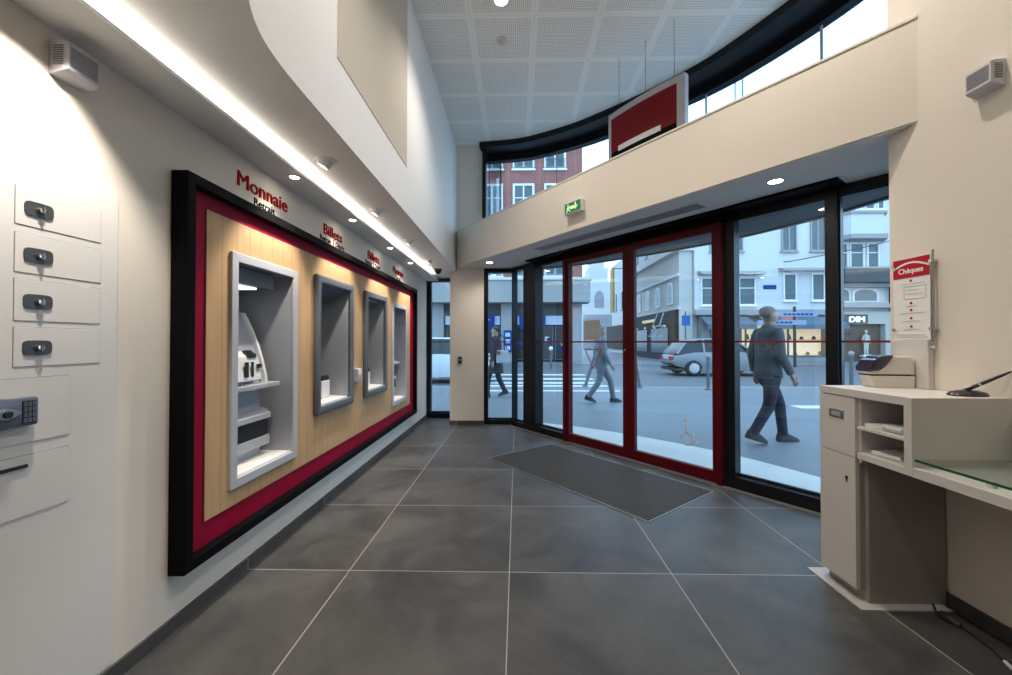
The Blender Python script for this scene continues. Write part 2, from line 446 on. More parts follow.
# right wall, with return to the glazing
e = G0 + D*4.80
g = G(); g.prism([(WR, YB), (WR+.9, YB), (WR+.9, 2.18), (3.12, 2.2), (3.12, 2.5), (e.x+.02, e.y-.06), (WR+.45, 2.30), (WR, 2.30)], 0, ZC+.02)
struct(g.build('wall_right', 'wall'))
g = G(); g.box(WL-.2, YB-.15, 0, WR+.9, YB, ZC+.02); struct(g.build('wall_back', 'wall'))
# pillar between the far windows, up to the high ceiling
g = G(); g.box(-1.05, 6.25, 0, -.52, 6.62, ZC+.02); struct(g.build('wall_pillar', 'wall'))
# far wall above and beside the narrow window
g = G(); g.box(WL-.1, 6.80, 2.36, -1.0, 6.95, 2.75); struct(g.build('wall_far', 'wall'))
# high ceiling
g = G(); g.prism([(-1.15, YB), (WR+.05, YB), (WR+.05, 2.2)] + [p[:] for p in arc_off(-.02)[::-1]] + [(-.53, 6.30), (-1.15, 6.30)], ZC, ZC+.12)
struct(g.build('ceiling', 'ceil'))
def resample(P, st):
    out = [P[0].copy()]; acc = 0
    for a, b in zip(P, P[1:]):
        L_ = (b-a).length; n_ = max(1, round(L_/st))
        for k in range(1, n_+1): out.append(a.lerp(b, k/n_))
    return out
# low soffit over the cash machines: edge curve
EDGE = smooth_poly([(-.50, .55), (-.62, .85), (-.76, 1.08), (-.87, 1.27), (-.925, 1.42), (-.948, 1.60), (-.952, 1.85)], 8)
EDGE = resample(EDGE, .035) + [Vector((-.952, 6.25))]; back = [Vector((-.50, YB))]
g = G(); g.prism([(-1.47, YB)] + [p[:] for p in back + EDGE] + [(-1.05, 6.25), (-1.05, 6.9), (-1.47, 6.9)], ZL, ZL+.1)
struct(g.build('ceiling', 'wallw'), )
# lower strip beside the left wall with upstand (hides the led tape)
g = G(); g.box(WL, YB, ZS, -1.335, 6.9, ZS+.006); g.box(-1.342, YB, ZS+.006, -1.335, 6.9, ZS+.014); g.box(WL, YB, ZS+.02, -1.46, 6.9, ZL+.1)
struct(g.build('trim_1', 'wallw'))
# bulkhead: upstand above the low soffit, up to the high ceiling
inner = [Vector((p.x-.13, p.y+.0)) for p in EDGE]
outer = back + EDGE; inn = [Vector((-.65, YB))] + inner
g = G(); ribbon(g, [Vector((p.x-.001, p.y)) for p in outer], inn, ZL+.03, ZC+.01)
struct(g.build('wall_bulkhead', 'wallw'))
# beige panel on the bulkhead
g = G(); g.box(-.965, 2.085, 2.80, -.9495, 3.42, ZC); struct(g.build('trim_3', 'beige'), 'beige rectangular panel on the white bulkhead')
# canopy slab / beam
g = G(); g.prism([BA, BB] + [(2.2, 2.1), (3.05, 2.2)] + [p[:] for p in ARCS[::-1]] + [(-.56, 6.3), (-.93, 6.3)], ZB0, ZB1)
struct(g.build('wall_beam', 'wall'))
bd = (Vector(BB)-Vector(BA)).normalized(); bn = Vector((bd.y, -bd.x))  # towards the room
TB = frame_T((*BA, 0), (*bd, 0), (0, 0, 1))    # x along beam, y up, z towards room?
# soffit grey board under the canopy
def inset(p, d): return (p[0]-bn.x*d, p[1]-bn.y*d)
g = G(); g.prism([inset(BA, .012), inset(BB, .012), (2.2, 2.1), (2.80, 2.44), (G0+D*.05)[:2], (-.05, 6.3), (-.9, 6.3)], ZB0-.006, ZB0+.01)
struct(g.build('trim_4', 'soffit'))
g = G(); g.prism([(G0+D*.0+OUT*.055)[:2], (G0+D*4.8+OUT*.055)[:2], (3.05, 2.3)] + [p[:] for p in ARCS[::-1] if p.y > 2.35] + [(-.5, 6.42), (-.5, 6.36)], ZB0-.010, ZB0+.01)
struct(g.build('trim_13', 'dark'))
# thin top lip of beam
g = G(); q0, q1 = Vector(BA)+bn*.006, Vector(BB)+bn*.006
g.prism([q0[:], q1[:], inset(BB, .05), inset(BA, .05)], ZB1, ZB1+.014); struct(g.build('trim_5', 'wall'))
# skirting
g = G(); g.box(WL, YB, 0, WL+.012, 6.80, .063); struct(g.build('baseboard_left', 'floor'))
g = G(); g.box(WR-.012, YB, 0, WR, 2.30, .068); struct(g.build('baseboard_right', 'floor'))
g = G(); g.box(-1.05, 6.238, 0, -.52, 6.25, .065); struct(g.build('baseboard_far', 'floor'))

# ------------------------------------------------------------------ glazing
def window(n, T, s0, s1, z1, jw0=.05, jw1=.05, d0=-.05, d1=.05, zb=.09, zt=.06, stripe=True):
    g = G(T); g.box(s0, d0, 0, s0+jw0, d1, z1); g.box(s1-jw1, d0, 0, s1, d1, z1); g.box(s0+jw0, d0, 0, s1-jw1, d1, zb); g.box(s0+jw0, d0, z1-zt, s1-jw1, d1, z1)
    g.box(s0+jw0, d1-.03, zb, s1-jw1, d1, zb+.02)
    w = struct(g.build('window_%d' % n, 'dark'))
    g = G(T); g.box(s0+jw0, -.004, zb, s1-jw1, .004, z1-zt); p = g.build('glass_pane', 'glass', w)
    if stripe:
        g = G(T); g.box(s0+jw0, -.0065, 1.286, s1-jw1, -.0045, 1.302); g.build('safety_stripe', 'safety', p)
    return w
TW1 = frame_T((-1.54, 6.83, 0), (1, 0, 0), (0, 1, 0))
window(1, TW1, 0, .60, 2.38, .075, .05, zb=.085)
TW2 = frame_T((-.52, 6.33, 0), (1, 0, 0), (0, 1, 0))
window(2, TW2, 0, .50, 2.46, .065, .04, zb=.07, zt=.075)
window(3, TF, .03, .35, 2.46, .02, .03, zb=.07, zt=.075)
g = G(TF); g.box(.35, -.07, 0, .60, .10, ZB0); struct(g.build('trim_6', 'dark'))
window(4, TF, .60, 1.23, 2.46, .03, .04, d0=-.07, zb=.09, zt=.1)
window(5, TF, 3.27, 4.03, 2.46, .085, .02, d0=-.05, zb=.10, zt=.10)
window(6, TF, 4.09, 4.82, 2.46, .012, .03, d0=-.035, d1=.03, zb=.10, zt=.10)
g = G(TF); g.box(4.02, -.06, 0, 4.09, .05, ZB0); g.bevel(.004, 2); struct(g.build('trim_7', 'dark'))
# operator housing above the doors
g = G(TF); g.box(.62, -.24, 2.425, 4.14, -.02, 2.452); g.box(.62, -.10, 2.37, 3.40, -.02, 2.425); struct(g.build('trim_8', 'black'))
# pale threshold line along the glazing
g = G(TF); g.box(.05, -.115, 0, 4.75, -.07, .004); struct(g.build('trim_9', 'alu'))
# sliding doors
dm = 2.245
g = G(TF); g.box(1.225, -.10, 0, 1.275, .03, 2.42); g.box(3.215, -.10, 0, 3.262, .03, 2.42); g.box(1.275, -.10, 2.36, 3.215, .03, 2.42); struct(g.build('trim_10', 'dred'))
def leaf(n, s0, s1):
    st = .074
    g = G(TF); g.ring_frame(s0, .012, s1, 2.375, st, -.085, -.03, wt=.075, wb=.105); g.bevel(.004, 1)
    L = struct(g.build('door_%d' % n, 'dred'))
    g = G(TF); g.box(s0+st-.005, -.06, .115, s1-st+.005, -.052, 2.305); p = g.build('glass_pane', 'glass', L)
    g = G(TF); g.box(s0+st, -.0635, 1.284, s1-st, -.0605, 1.302); g.build('safety_stripe', 'safety', p)
    return L, p
L1, P1 = leaf(1, 1.24, dm-.002)
L2, P2 = leaf(2, dm+.002, 3.245)
g = G(TF); g.lathe([(0, 0), (.012, 0), (.012, .015), (0, .015)], (dm-.035, -.085, 1.2), (0, -1, 0), 12); g.build('lock_button', 'chrome', L1)
# opening-hours notice and warning triangle stuck on the left leaf, wheelchair sign on the right leaf
g = G(TF); g.box(1.57, -.066, 1.315, 1.83, -.062, 1.555); nb = g.build('notice_sticker', 'stickbeige', L1)
g = G(TF)
for k in range(5): g.box(1.60, -.0675, 1.35+k*.038, 1.80, -.066, 1.356+k*.038)
g.build('printed_lines', 'faded', nb)
g = G(TF)
tri = [(1.57, 1.21), (1.86, 1.21), (1.715, .955)]; cx = (1.715, 1.125)
tin = [(cx[0]+(a-cx[0])*.82, cx[1]+(b-cx[1])*.82) for a, b in tri]
for i in range(3):
    j = (i+1) % 3; g.prism([tri[i], tri[j], tin[j], tin[i]], -.066, -.062, 'y')
g.build('triangle_sticker', 'stickred', L1)
g = G(TF); cxs, czs = 2.915, .35
ring = [(cxs+.055*math.cos(a), czs+.055*math.sin(a)) for a in [2*PI*k/20*.86-2.2 for k in range(21)]]
def strip2d(g, pts, w, d0=-.066, d1=-.062):
    for a, b in zip(pts, pts[1:]):
        a = Vector(a); b = Vector(b); t = (b-a).normalized(); nn = Vector((-t.y, t.x))*w/2
        g.prism([(a-nn)[:], (b-nn)[:], (b+nn)[:], (a+nn)[:]], d0, d1, 'y')
strip2d(g, ring, .018); strip2d(g, [(cxs-.012, czs+.15), (cxs-.005, czs+.055), (cxs+.05, czs+.05), (cxs+.075, czs-.02), (cxs+.10, czs-.01)], .016); g.prism([(cxs-.012+.018*math.cos(2*PI*k/12), czs+.175+.018*math.sin(2*PI*k/12)) for k in range(12)], -.066, -.062, 'y')
g.build('wheelchair_sticker', 'sticker', L2)

# clerestory: curved glass with head box
A0, A1 = arc_off(-.02), arc_off(.02)
g = G(); ribbon(g, arc_off(-.36), arc_off(.06), 4.285, ZC-.002)
ribbon(g, arc_off(-.05), arc_off(.06), 4.20, 4.285)
hd = g.build('window_7', 'dark'); struct(hd)
g = G(); ribbon(g, arc_off(-.005), arc_off(.005), ZB1, 4.22); g.build('glass_pane', 'glass', hd, smooth=True)
g = G(); ribbon(g, arc_off(-.05), arc_off(.05), ZB1, ZB1+.06); g.build('sill_rail', 'dark', hd)
g = G(); p = ARCS[0]; g.box(p.x-.01, p.y-.28, ZB1, p.x+.045, p.y+.05, 4.3); g.build('jamb', 'dark', hd)
for px in (.56, 2.2, 2.79):
    i = min(range(len(ARCS)), key=lambda k: abs(ARCS[k].x-px)); p = ARCS[i]
    g = G(); g.box(p.x-.006, p.y-.012, ZB1+.05, p.x+.006, p.y+.012, 4.22); g.build('mullion', 'lgrey', hd)
g = G(); ribbon(g, arc_off(.0), arc_off(.10), 4.37, 4.75); ribbon(g, arc_off(-.3), arc_off(.10), 4.75, 4.8); struct(g.build('trim_11', 'dark'))
g = G(); ribbon(g, arc_off(.0), arc_off(.05), ZB0-.02, ZB1+.02); struct(g.build('trim_12', 'dark'))

# ------------------------------------------------------------------ cash machine wall panel
pan = thing('wall_panel', 'long black-framed oak and crimson wall panel holding the four recessed machines', 'wall panel', (WL, 3.8, .256))
FY0, FY1, FZ0, FZ1 = 1.743, 5.85, .258, 2.058
g = G(); g.ring_frame(FY0, FZ0, FY1, FZ1, .05, WL, -1.463, 'x'); g.bevel(.003, 1); g.build('outer_frame', 'black', pan)
g = G(); g.ring_frame(FY0+.05, FZ0+.05, FY1-.05, FZ1-.05, .115, WL-.02, -1.511, 'x', wt=.075, wb=.12); g.build('crimson_border', 'red', pan)
# wood boarding with openings for machines
WY0, WY1, WZ0, WZ1 = 1.906, 5.60, .425, 1.935
OPEN = [(2.085, 2.665, .545, 1.745), (2.95, 3.56, .77, 1.785), (3.90, 4.50, .77, 1.785), (4.80, 5.365, .545, 1.745)]
g = G(); xs = [WY0]
for a, b, c, d in OPEN: xs += [a, b]
xs.append(WY1)
for i in range(0, len(xs), 2): g.prism([(xs[i], WZ0), (xs[i+1], WZ0), (xs[i+1], WZ1), (xs[i], WZ1)], WL-.02, -1.505, 'x')
for a, b, c, d in OPEN:
    g.prism([(a, WZ0), (b, WZ0), (b, c), (a, c)], WL-.02, -1.505, 'x'); g.prism([(a, d), (b, d), (b, WZ1), (a, WZ1)], WL-.02, -1.505, 'x')
bmesh.ops.remove_doubles(g.b, verts=g.b.verts, dist=1e-5)
g.build('oak_boarding', 'wood', pan)

def liner(g, y0, y1, z0, z1, xf, xb):
    t = .012
    g.box(xb, y0-t, z0-t, xf, y0, z1+t); g.box(xb, y1, z0-t, xf, y1+t, z1+t)
    g.box(xb, y0, z0-t, xf, y1, z0); g.box(xb, y0, z1, xf, y1, z1+t); g.box(xb-t, y0-t, z0-t, xb, y1+t, z1+t)
    return g
def coin_machine(y0, y1, label):
    z0, z1 = .514, 1.769; w = .05
    t = thing('coin_machine', label, 'cash machine', (-1.47, (y0+y1)/2, z0))
    g = G(); g.ring_frame(y0, z0, y1, z1, w, -1.507, -1.489, 'x'); g.bevel(.004, 2); g.build('surround', 'lgrey', t)
    a, b, c, d = y0+w-.004, y1-w+.004, z0+w-.004, z1-w+.004
    g = liner(G(), a, b, c, d, -1.506, -1.86); g.build('recess', 'mgrey', t)
    # leaning fascia behind, with curved cheek
    g = G(); g.prism([(-1.80, 1.50), (-1.855, 1.50), (-1.855, c+.01), (-1.66, c+.01), (-1.66, .98), (-1.665, 1.05), (-1.70, 1.25)], a+.005, b-.09, 'y'); f = g.build('fascia', 'mgrey', t)
    cur = [(-1.635, 1.01), (-1.645, 1.08), (-1.665, 1.17), (-1.695, 1.27), (-1.735, 1.37), (-1.79, 1.48)]
    g = G(); g.loft([[(x-.012, b-.09, z), (x+.014, b-.09, z), (x+.014, b-.065, z), (x-.012, b-.065, z)] for x, z in cur]); g.build('cheek', 'white', t)
    g = G(); g.box(-1.85, a+.02, d-.10, -1.56, b-.12, d-.005); h = g.build('hood', 'dgrey', t)
    g = G(); g.box(-1.75, a+.05, d-.112, -1.60, b-.22, d-.101); g.build('hood_lamp', mat('hood_lamp_glow', (1, 1, 1), .5, emit=(.85, .92, 1), es=1.5), h)
    g = G(); g.prism([(-1.735, 1.32), (-1.76, 1.325), (-1.80, 1.46), (-1.775, 1.465)], a+.08, b-.2, 'y'); g.build('screen', 'lens', t)
    g = G(); g.prism([(-1.69, 1.055), (-1.60, 1.055), (-1.625, 1.20), (-1.66, 1.235), (-1.70, 1.235)], a+.09, b-.16, 'y'); g.bevel(.008, 2); rd = g.build('card_reader', 'white', t)
    g = G(); g.prism([(-1.617, 1.195), (-1.622, 1.215), (-1.655, 1.24), (-1.66, 1.225)], b-.27, b-.19, 'y'); g.build('display_slot', 'blk', rd)
    g = G(); g.box(-1.605, b-.21, 1.13, -1.598, b-.17, 1.155); g.box(-1.604, b-.26, 1.08, -1.597, b-.245, 1.17); g.box(-1.604, b-.32, 1.08, -1.597, b-.29, 1.17); g.build('card_slot', 'blk', rd)
    g = G(); g.box(-1.70, a+.03, 1.003, -1.562, b-.035, 1.035); g.bevel(.006, 2); sh = g.build('shelf', 'lgrey', t)
    g = G()
    for i in range(4):
        for j in range(3): g.box(-1.645+j*.022, a+.12+i*.022, 1.035, -1.63+j*.022, a+.135+i*.022, 1.043)
    g.build('keypad', 'steel', sh)
    g = G(); g.prism([(-1.70, .875), (-1.64, .865), (-1.60, .835), (-1.60, .805), (-1.635, .80), (-1.635, .70), (-1.605, .692), (-1.61, .635), (-1.70, .62)], a+.03, b-.07, 'y'); tr = g.build('coin_tray', 'lgrey', t)
    g = G(); g.box(-1.64, a+.031, .70, -1.612, b-.085, .80); g.build('tray_opening', 'blk', tr)
    g = G(); g.box(-1.85, a+.002, c, -1.508, b-.002, c+.012); g.build('sill', 'white', t)
    return t
def note_machine(y0, y1, label, device):
    z0, z1 = .742, 1.80; w = .062
    t = thing('banknote_machine', label, 'cash machine', (-1.47, (y0+y1)/2, z0))
    g = G(); g.ring_frame(y0, z0, y1, z1, w, -1.507, -1.468, 'x'); g.bevel(.016, 3); g.build('surround', 'dgrey', t, smooth=True)
    a, b, c, d = y0+w-.004, y1-w+.004, z0+w-.004, z1-w+.004
    g = liner(G(), a, b, c, d, -1.500, -1.88); g.build('recess', 'mgrey', t)
    g = G(); g.prism([(-1.878, c), (-1.72, c), (-1.76, c+.28), (-1.82, d-.18), (-1.878, d-.14)], a+.004, b-.004, 'y'); f = g.build('fascia', 'dgrey', t)
    g = G(); g.prism([(-1.753, c+.33), (-1.803, d-.24), (-1.795, d-.24), (-1.745, c+.33)], a+.06, b-.16, 'y'); g.build('screen', 'lens', t)
    g = G(); g.prism([(-1.70, d-.10), (-1.88, d-.16), (-1.88, d), (-1.53, d), (-1.53, d-.03)], a+.002, b-.002, 'y'); g.build('hood', 'dgrey', t)
    g = G(); g.prism([(-1.88, c), (-1.505, c), (-1.505, c+.014), (-1.88, c+.03)], a+.002, b-.002, 'y'); g.build('sill', 'white', t)
    g = G(); g.box(-1.72, a+.33, c+.018, -1.62, a+.46, c+.165); g.bevel(.01, 2); k = g.build('receipt_unit', 'white', t)
    g = G(); g.box(-1.715, a+.335, c+.163, -1.625, a+.455, c+.205); g.bevel(.008, 2); g.build('receipt_top', 'blk', k)
    g = G(); g.box(-1.71, a+.08, c+.02, -1.60, a+.20, c+.05); kp = g.build('pin_pad', 'steel', t)
    g = G()
    for i in range(4):
        for j in range(3): g.box(-1.695+j*.03, a+.09+i*.026, c+.05, -1.675+j*.03, a+.11+i*.026, c+.056)
    g.build('pin_keys', 'lgrey', kp)
    return t
coin_machine(2.062, 2.692, 'tall light-grey framed coin machine nearest the deposit safe, under the first Monnaie sign')
note_machine(2.925, 3.588, 'dark-grey framed banknote machine next to the nearest coin machine, left of the small wall box', True)
note_machine(3.878, 4.528, 'dark-grey framed banknote machine right of the small wall box', True)
coin_machine(4.778, 5.392, 'light-grey framed coin machine at the far end of the oak panel')
bx = thing('wall_box', 'small pale grey box on the oak boarding between the two banknote machines', 'box', (-1.505, 3.7, .915))
g = G(); g.box(-1.505, 3.655, .918, -1.462, 3.745, 1.045); g.bevel(.006, 2); g.build('housing', 'lgrey', bx)
g = G(); g.box(-1.463, 3.665, .985, -1.459, 3.735, 1.03); g.build('label_plate', 'white', bx)
for k in range(2):
    g = G(); g.box(-1.463, 3.672+k*.035, .935, -1.457, 3.694+k*.035, .965); g.build('button', 'mgrey', bx)

# lettering above the panel
def wall_sign(title, sub, yc, wt, label, bar=False):
    t = thing('wall_sign', label, 'sign', (WL, yc, 2.09), 'signs above the machines')
    text_mesh(title, .118, frame_T((WL+.003, yc-wt/2, 2.158), (0, 1, 0), (0, 0, 1)), 'title_letters', 'letter', t, .002, 0, width=wt, fat=.0022)
    if not bar:
        text_mesh(sub[0], .058, frame_T((WL+.001, yc-.095, 2.098), (0, 1, 0), (0, 0, 1)), 'subtitle_letters', 'ink', t, .0006, 0, width=.20, fat=.0021)
    else:
        text_mesh(sub[0], .055, frame_T((WL+.001, yc-.22, 2.10), (0, 1, 0), (0, 0, 1)), 'subtitle_letters', 'ink', t, .0006, 0, width=.185, fat=.0021)
        text_mesh(sub[1], .055, frame_T((WL+.001, yc+.05, 2.10), (0, 1, 0), (0, 0, 1)), 'subtitle_letters', 'ink', t, .0006, 0, width=.165, fat=.0021)
        g = G(); g.box(WL, yc+.0, 2.09, WL+.002, yc+.012, 2.15); g.build('divider_bar', 'letter', t)
wall_sign('Monnaie', ('Retrait',), 2.40, .475, 'red Monnaie lettering with Retrait below, above the nearest coin machine')
wall_sign('Billets', ('Retrait', 'D\u00e9p\u00f4t'), 3.31, .33, 'red Billets lettering with two words below, second sign from the camera', True)
wall_sign('Billets', ('Retrait', 'D\u00e9p\u00f4t'), 4.25, .33, 'red Billets lettering with two words below, third sign from the camera', True)
wall_sign('Monnaie', ('Retrait',), 5.14, .44, 'red lettering sign at the far end, above the last coin machine')

# ------------------------------------------------------------------ deposit safe in the left wall
sf = thing('deposit_safe', 'white wall-mounted deposit safe with four lockable drawers beside the oak panel', 'safe', (WL, 1.2, 0))
g = G(); g.box(WL, .55, .075, WL+.004, 1.507, 1.866); g.build('face_plate', 'plate', sf)
X0 = WL+.004
for i, (a, b) in enumerate([(1.655, 1.775), (1.507, 1.629), (1.357, 1.486), (1.214, 1.336)]):
    g = G(); g.box(X0-.004, 1.1885, a-.0015, X0+.0006, 1.444, b+.0015); dr = g.build('drawer', 'steel', sf)
    g = G(); g.box(X0, 1.190, a, X0+.0022, 1.4425, b); g.bevel(.0008, 1); g.build('drawer_front', 'plate', dr)
    zc = (a+b)/2-.003
    g = G(); pts = []
    for k in range(20):
        an = 2*PI*k/20; pts.append((1.2495+.039*(abs(math.cos(an))**.38)*math.copysign(1, math.cos(an)), zc+.0235*(abs(math.sin(an))**.55)*math.copysign(1, math.sin(an))))
    g.prism(pts, X0+.002, X0+.006, 'x'); g.build('lock_plate', 'dsteel', dr)
    g = G(); g.lathe([(0, 0), (.010, 0), (.009, .012), (0, .013)], (X0+.006, 1.2495, zc), (1, 0, 0), 14); g.box(X0+.012, 1.247, zc-.011, X0+.022, 1.252, zc+.011); g.build('key_cylinder', 'chrome', dr)
def rrect(y0, z0, y1, z1, r, n=4):
    P = []
    for cy, cz, a0 in ((y1-r, z1-r, 0), (y0+r, z1-r, PI/2), (y0+r, z0+r, PI), (y1-r, z0+r, 1.5*PI)):
        for k in range(n+1):
            a = a0+PI/2*k/n; P.append((cy+r*math.cos(a), cz+r*math.sin(a)))
    return P
for nm, z0, z1 in (('safe_door', .976, 1.177), ('deposit_flap', .749, .936)):
    g = G(); g.prism(rrect(.84, z0-.0018, 1.348, z1+.0018, .012), X0-.004, X0+.0006, 'x'); d_ = g.build(nm, 'steel', sf)
    g = G(); g.prism(rrect(.845, z0, 1.346, z1, .011), X0, X0+.0025, 'x'); g.build('door_front', 'plate', d_)
    if nm == 'safe_door':
        g = G(); g.prism(rrect(1.03, 1.032, 1.235, 1.120, .008), X0+.0025, X0+.030, 'x'); g.bevel(.006, 2)
        g.lathe([(0, 0), (.047, 0), (.046, .006), (.041, .009), (0, .009)], (X0+.030, 1.138, 1.077), (1, 0, 0), 28); g.build('lock_housing', 'blue', d_, smooth=True)
        g = G(); g.box(X0+.030, 1.191, 1.040, X0+.032, 1.226, 1.110); g.build('keypad', 'blk', d_)
        g = G()
        for i in range(4):
            for j in range(3): g.box(X0+.032, 1.194+j*.0108, 1.044+i*.0165, X0+.0335, 1.2025+j*.0108, 1.0565+i*.0165)
        g.build('keypad_keys', 'dgrey', d_)
        g = G(); pts = []
        for k in range(24):
            an = 2*PI*k/24; pts.append((1.138+.040*math.cos(an), 1.077+.015*math.sin(an)*(1.2-.5*abs(math.cos(an)))))
        g.prism(pts, X0+.039, X0+.050, 'x'); g.bevel(.003, 2); g.build('turn_handle', 'steel', d_)
        g = G(); g.lathe([(0, 0), (.011, 0), (.010, .006), (0, .006)], (X0+.050, 1.141, 1.077), (1, 0, 0), 14); g.build('keyhole_cover', 'blk', d_)
    else:
        g = G(); g.prism(rrect(1.0, .899, 1.226, .910, .004), X0+.006, X0+.0085, 'x'); g.build('slot', 'blk', d_)

# ------------------------------------------------------------------ sirens
def siren(x, sx, y0, y1, z0, z1, label, d=.06):
    t = thing('wall_siren', label, 'siren', (x, (y0+y1)/2, z0))
    f = x+sx*d
    g = G(); g.loft([[(x, y0, z0-.012), (x, y1, z0-.012), (x, y1, z1), (x, y0, z1)], [(x+sx*d*.75, y0+.001, z0), (x+sx*d*.75, y1-.001, z0), (x+sx*d*.75, y1-.001, z1-.002), (x+sx*d*.75, y0+.001, z1-.002)], [(f, y0+.006, z0+.008), (f, y1-.006, z0+.008), (f, y1-.006, z1-.006), (f, y0+.006, z1-.006)]])
    g.build('housing', 'lilac', t)
    g = G(); n = 9; H = z1-z0
    for i in range(n):
        zz = z0+.02+i*(H-.035)/n
        g.box(f-.001, y0+.012, zz, f+sx*.0012, y1-.012, zz+.0036)
        g.box(x+sx*d*.25, y0-.0012, zz, x+sx*d*.8, y0+.001, zz+.003)
    g.build('louvre_slots', 'dgrey', t)
    g = G(); g.box(x, y1-.002, z0+.01, x+sx*.012, y1+.02, z0+.05); g.build('cable_gland', 'blk', t)
siren(WL, 1, 1.276, 1.385, 2.186, 2.288, 'pale lilac louvred siren box high on left wall above the deposit safe')
siren(WR, -1, 1.752, 1.862, 2.412, 2.515, 'pale lilac louvred siren box high on the right wall')

# ------------------------------------------------------------------ lamps
def spot(name, loc, tgt, power, size, blend=.5, r=.03, col=(1, .86, .70), parent=None):
    l = bpy.data.lights.new(name, 'SPOT'); l.energy = power; l.spot_size = size; l.spot_blend = blend; l.shadow_soft_size = r; l.color = col
    o = bpy.data.objects.new(name, l); C.objects.link(o)
    dvec = (Vector(tgt)-Vector(loc)).normalized()
    o.rotation_euler = dvec.to_track_quat('-Z', 'Y').to_euler()
    if parent is not None: o.parent = parent; o.location = Vector(loc)-ORG[parent.name]
    else: o.location = loc
    return o
POW = dict(strip=9., eye=66., soff=26., hall=100., led=34., near=72.)
WARM = (1, .90, .78)
# LED tape
lt = thing('led_strip', 'long warm white LED light line in the ceiling slot above the machines', 'light strip', (-1.325, 3.2, 2.37))
g = G(); g.box(-1.370, -1.0, ZS+.006, -1.346, 6.45, ZS+.013); g.build('diffuser', 'led', lt)
# small recessed spots in strip above each sign
for i, (y, lab) in enumerate(((2.48, 'nearest small recessed spot in the low ceiling strip, above first Monnaie sign'), (3.37, 'recessed strip spot between LED line and the second sign'), (4.38, 'recessed strip spot between LED line and the third sign'), (5.22, 'farthest small recessed strip spot, above the last sign'))):
    t = thing('recessed_spot', lab, 'spotlight', (-1.40, y, ZS), 'small recessed spots in the strip')
    g = G(); g.lathe([(.028, -.004), (.040, -.004), (.040, .0), (.028, .0), (.028, -.004)], (-1.40, y, ZS), n=24); g.build('trim_ring', 'white', t)
    g = G(); g.lathe([(0, -.0015), (.027, -.0015), (.027, 0), (0, 0)], (-1.40, y, ZS), n=20); g.build('lens', 'lamp', t)
    spot('sign_spot_light', (-1.40, y-.06, ZS-.012), (-1.43, y-.06, 1.9), POW['strip'], 1.5, .7, .02, (1, .9, .76), t)
# eyeball downlights
for i, (y, x, lab) in enumerate(((2.41, -1.165, 'nearest white eyeball downlight in the low soffit'), (3.32, -1.17, 'second white eyeball downlight along the low soffit'), (4.33, -1.175, 'third white eyeball downlight along the low soffit'), (5.36, -1.18, 'farthest white eyeball downlight in the low soffit'))):
    t = thing('eyeball_downlight', lab, 'downlight', (x, y, ZL), 'eyeball downlights in the low soffit')
    g = G(); g.lathe([(.040, 0), (.062, 0), (.060, -.006), (.042, -.008), (.040, 0)], (x, y, ZL), n=28); g.build('trim_ring', 'white', t, smooth=True)
    ax = Vector((-.5, .0, -.86)).normalized()
    g = G(); g.lathe([(0, -.01), (.040, -.01), (.041, .02), (.036, .042), (.030, .044), (.028, .036), (0, .036)], (x, y, ZL), ax, 24); hd_ = g.build('eyeball', 'white', t, smooth=True)
    g = G(); g.lathe([(0, .038), (.026, .038), (.026, .0395), (0, .0395)], (x, y, ZL), ax, 20); g.build('lens', 'lamp', hd_)
    spot('eyeball_light', Vector((x, y, ZL))+ax*.06, (-1.50, y+.0, 1.35), POW['eye'], 1.35, .55, .03, WARM, t)
# the eyeball over the safe, just outside the frame
t = thing('eyeball_downlight', 'white eyeball downlight over the deposit safe', 'downlight', (-1.235, 1.12, ZL), 'eyeball downlights in the low soffit')
g = G(); g.lathe([(.040, 0), (.062, 0), (.060, -.006), (.042, -.008), (.040, 0)], (-1.235, 1.12, ZL), n=28); g.build('trim_ring', 'white', t)
g = G(); g.lathe([(0, -.03), (.040, -.02), (.036, .004), (0, .004)], (-1.235, 1.12, ZL), (-.3, -.1, -.9), 24); g.build('eyeball', 'white', t)
spot('eyeball_light', (-1.247, 1.12, ZL-.012), (-1.54, 1.11, 1.60), POW['near'], 1.55, .5, .02, WARM, t)
# downlights in the canopy soffit
for (x, y, lab) in ((-.40, 5.80, 'bright recessed downlight in the canopy soffit beside the pillar'), (1.86, 2.90, 'bright recessed downlight in the canopy soffit above the right-hand window')):
    t = thing('recessed_downlight', lab, 'downlight', (x, y, ZB0-.006), 'downlights in the canopy soffit')
    z = ZB0-.006
    g = G(); g.lathe([(.045, 0), (.058, 0), (.056, -.006), (.045, -.006), (.045, 0)], (x, y, z), n=28); g.build('trim_ring', 'white', t)
    g = G(); g.lathe([(0, -.003), (.044, -.003), (.044, 0), (0, 0)], (x, y, z), n=24); g.build('lens', 'lamp', t)
    spot('downlight_beam', (x, y, z-.02), (x, y, 0), POW['soff'], 2.6, .9, .04, (1, .91, .80), t)
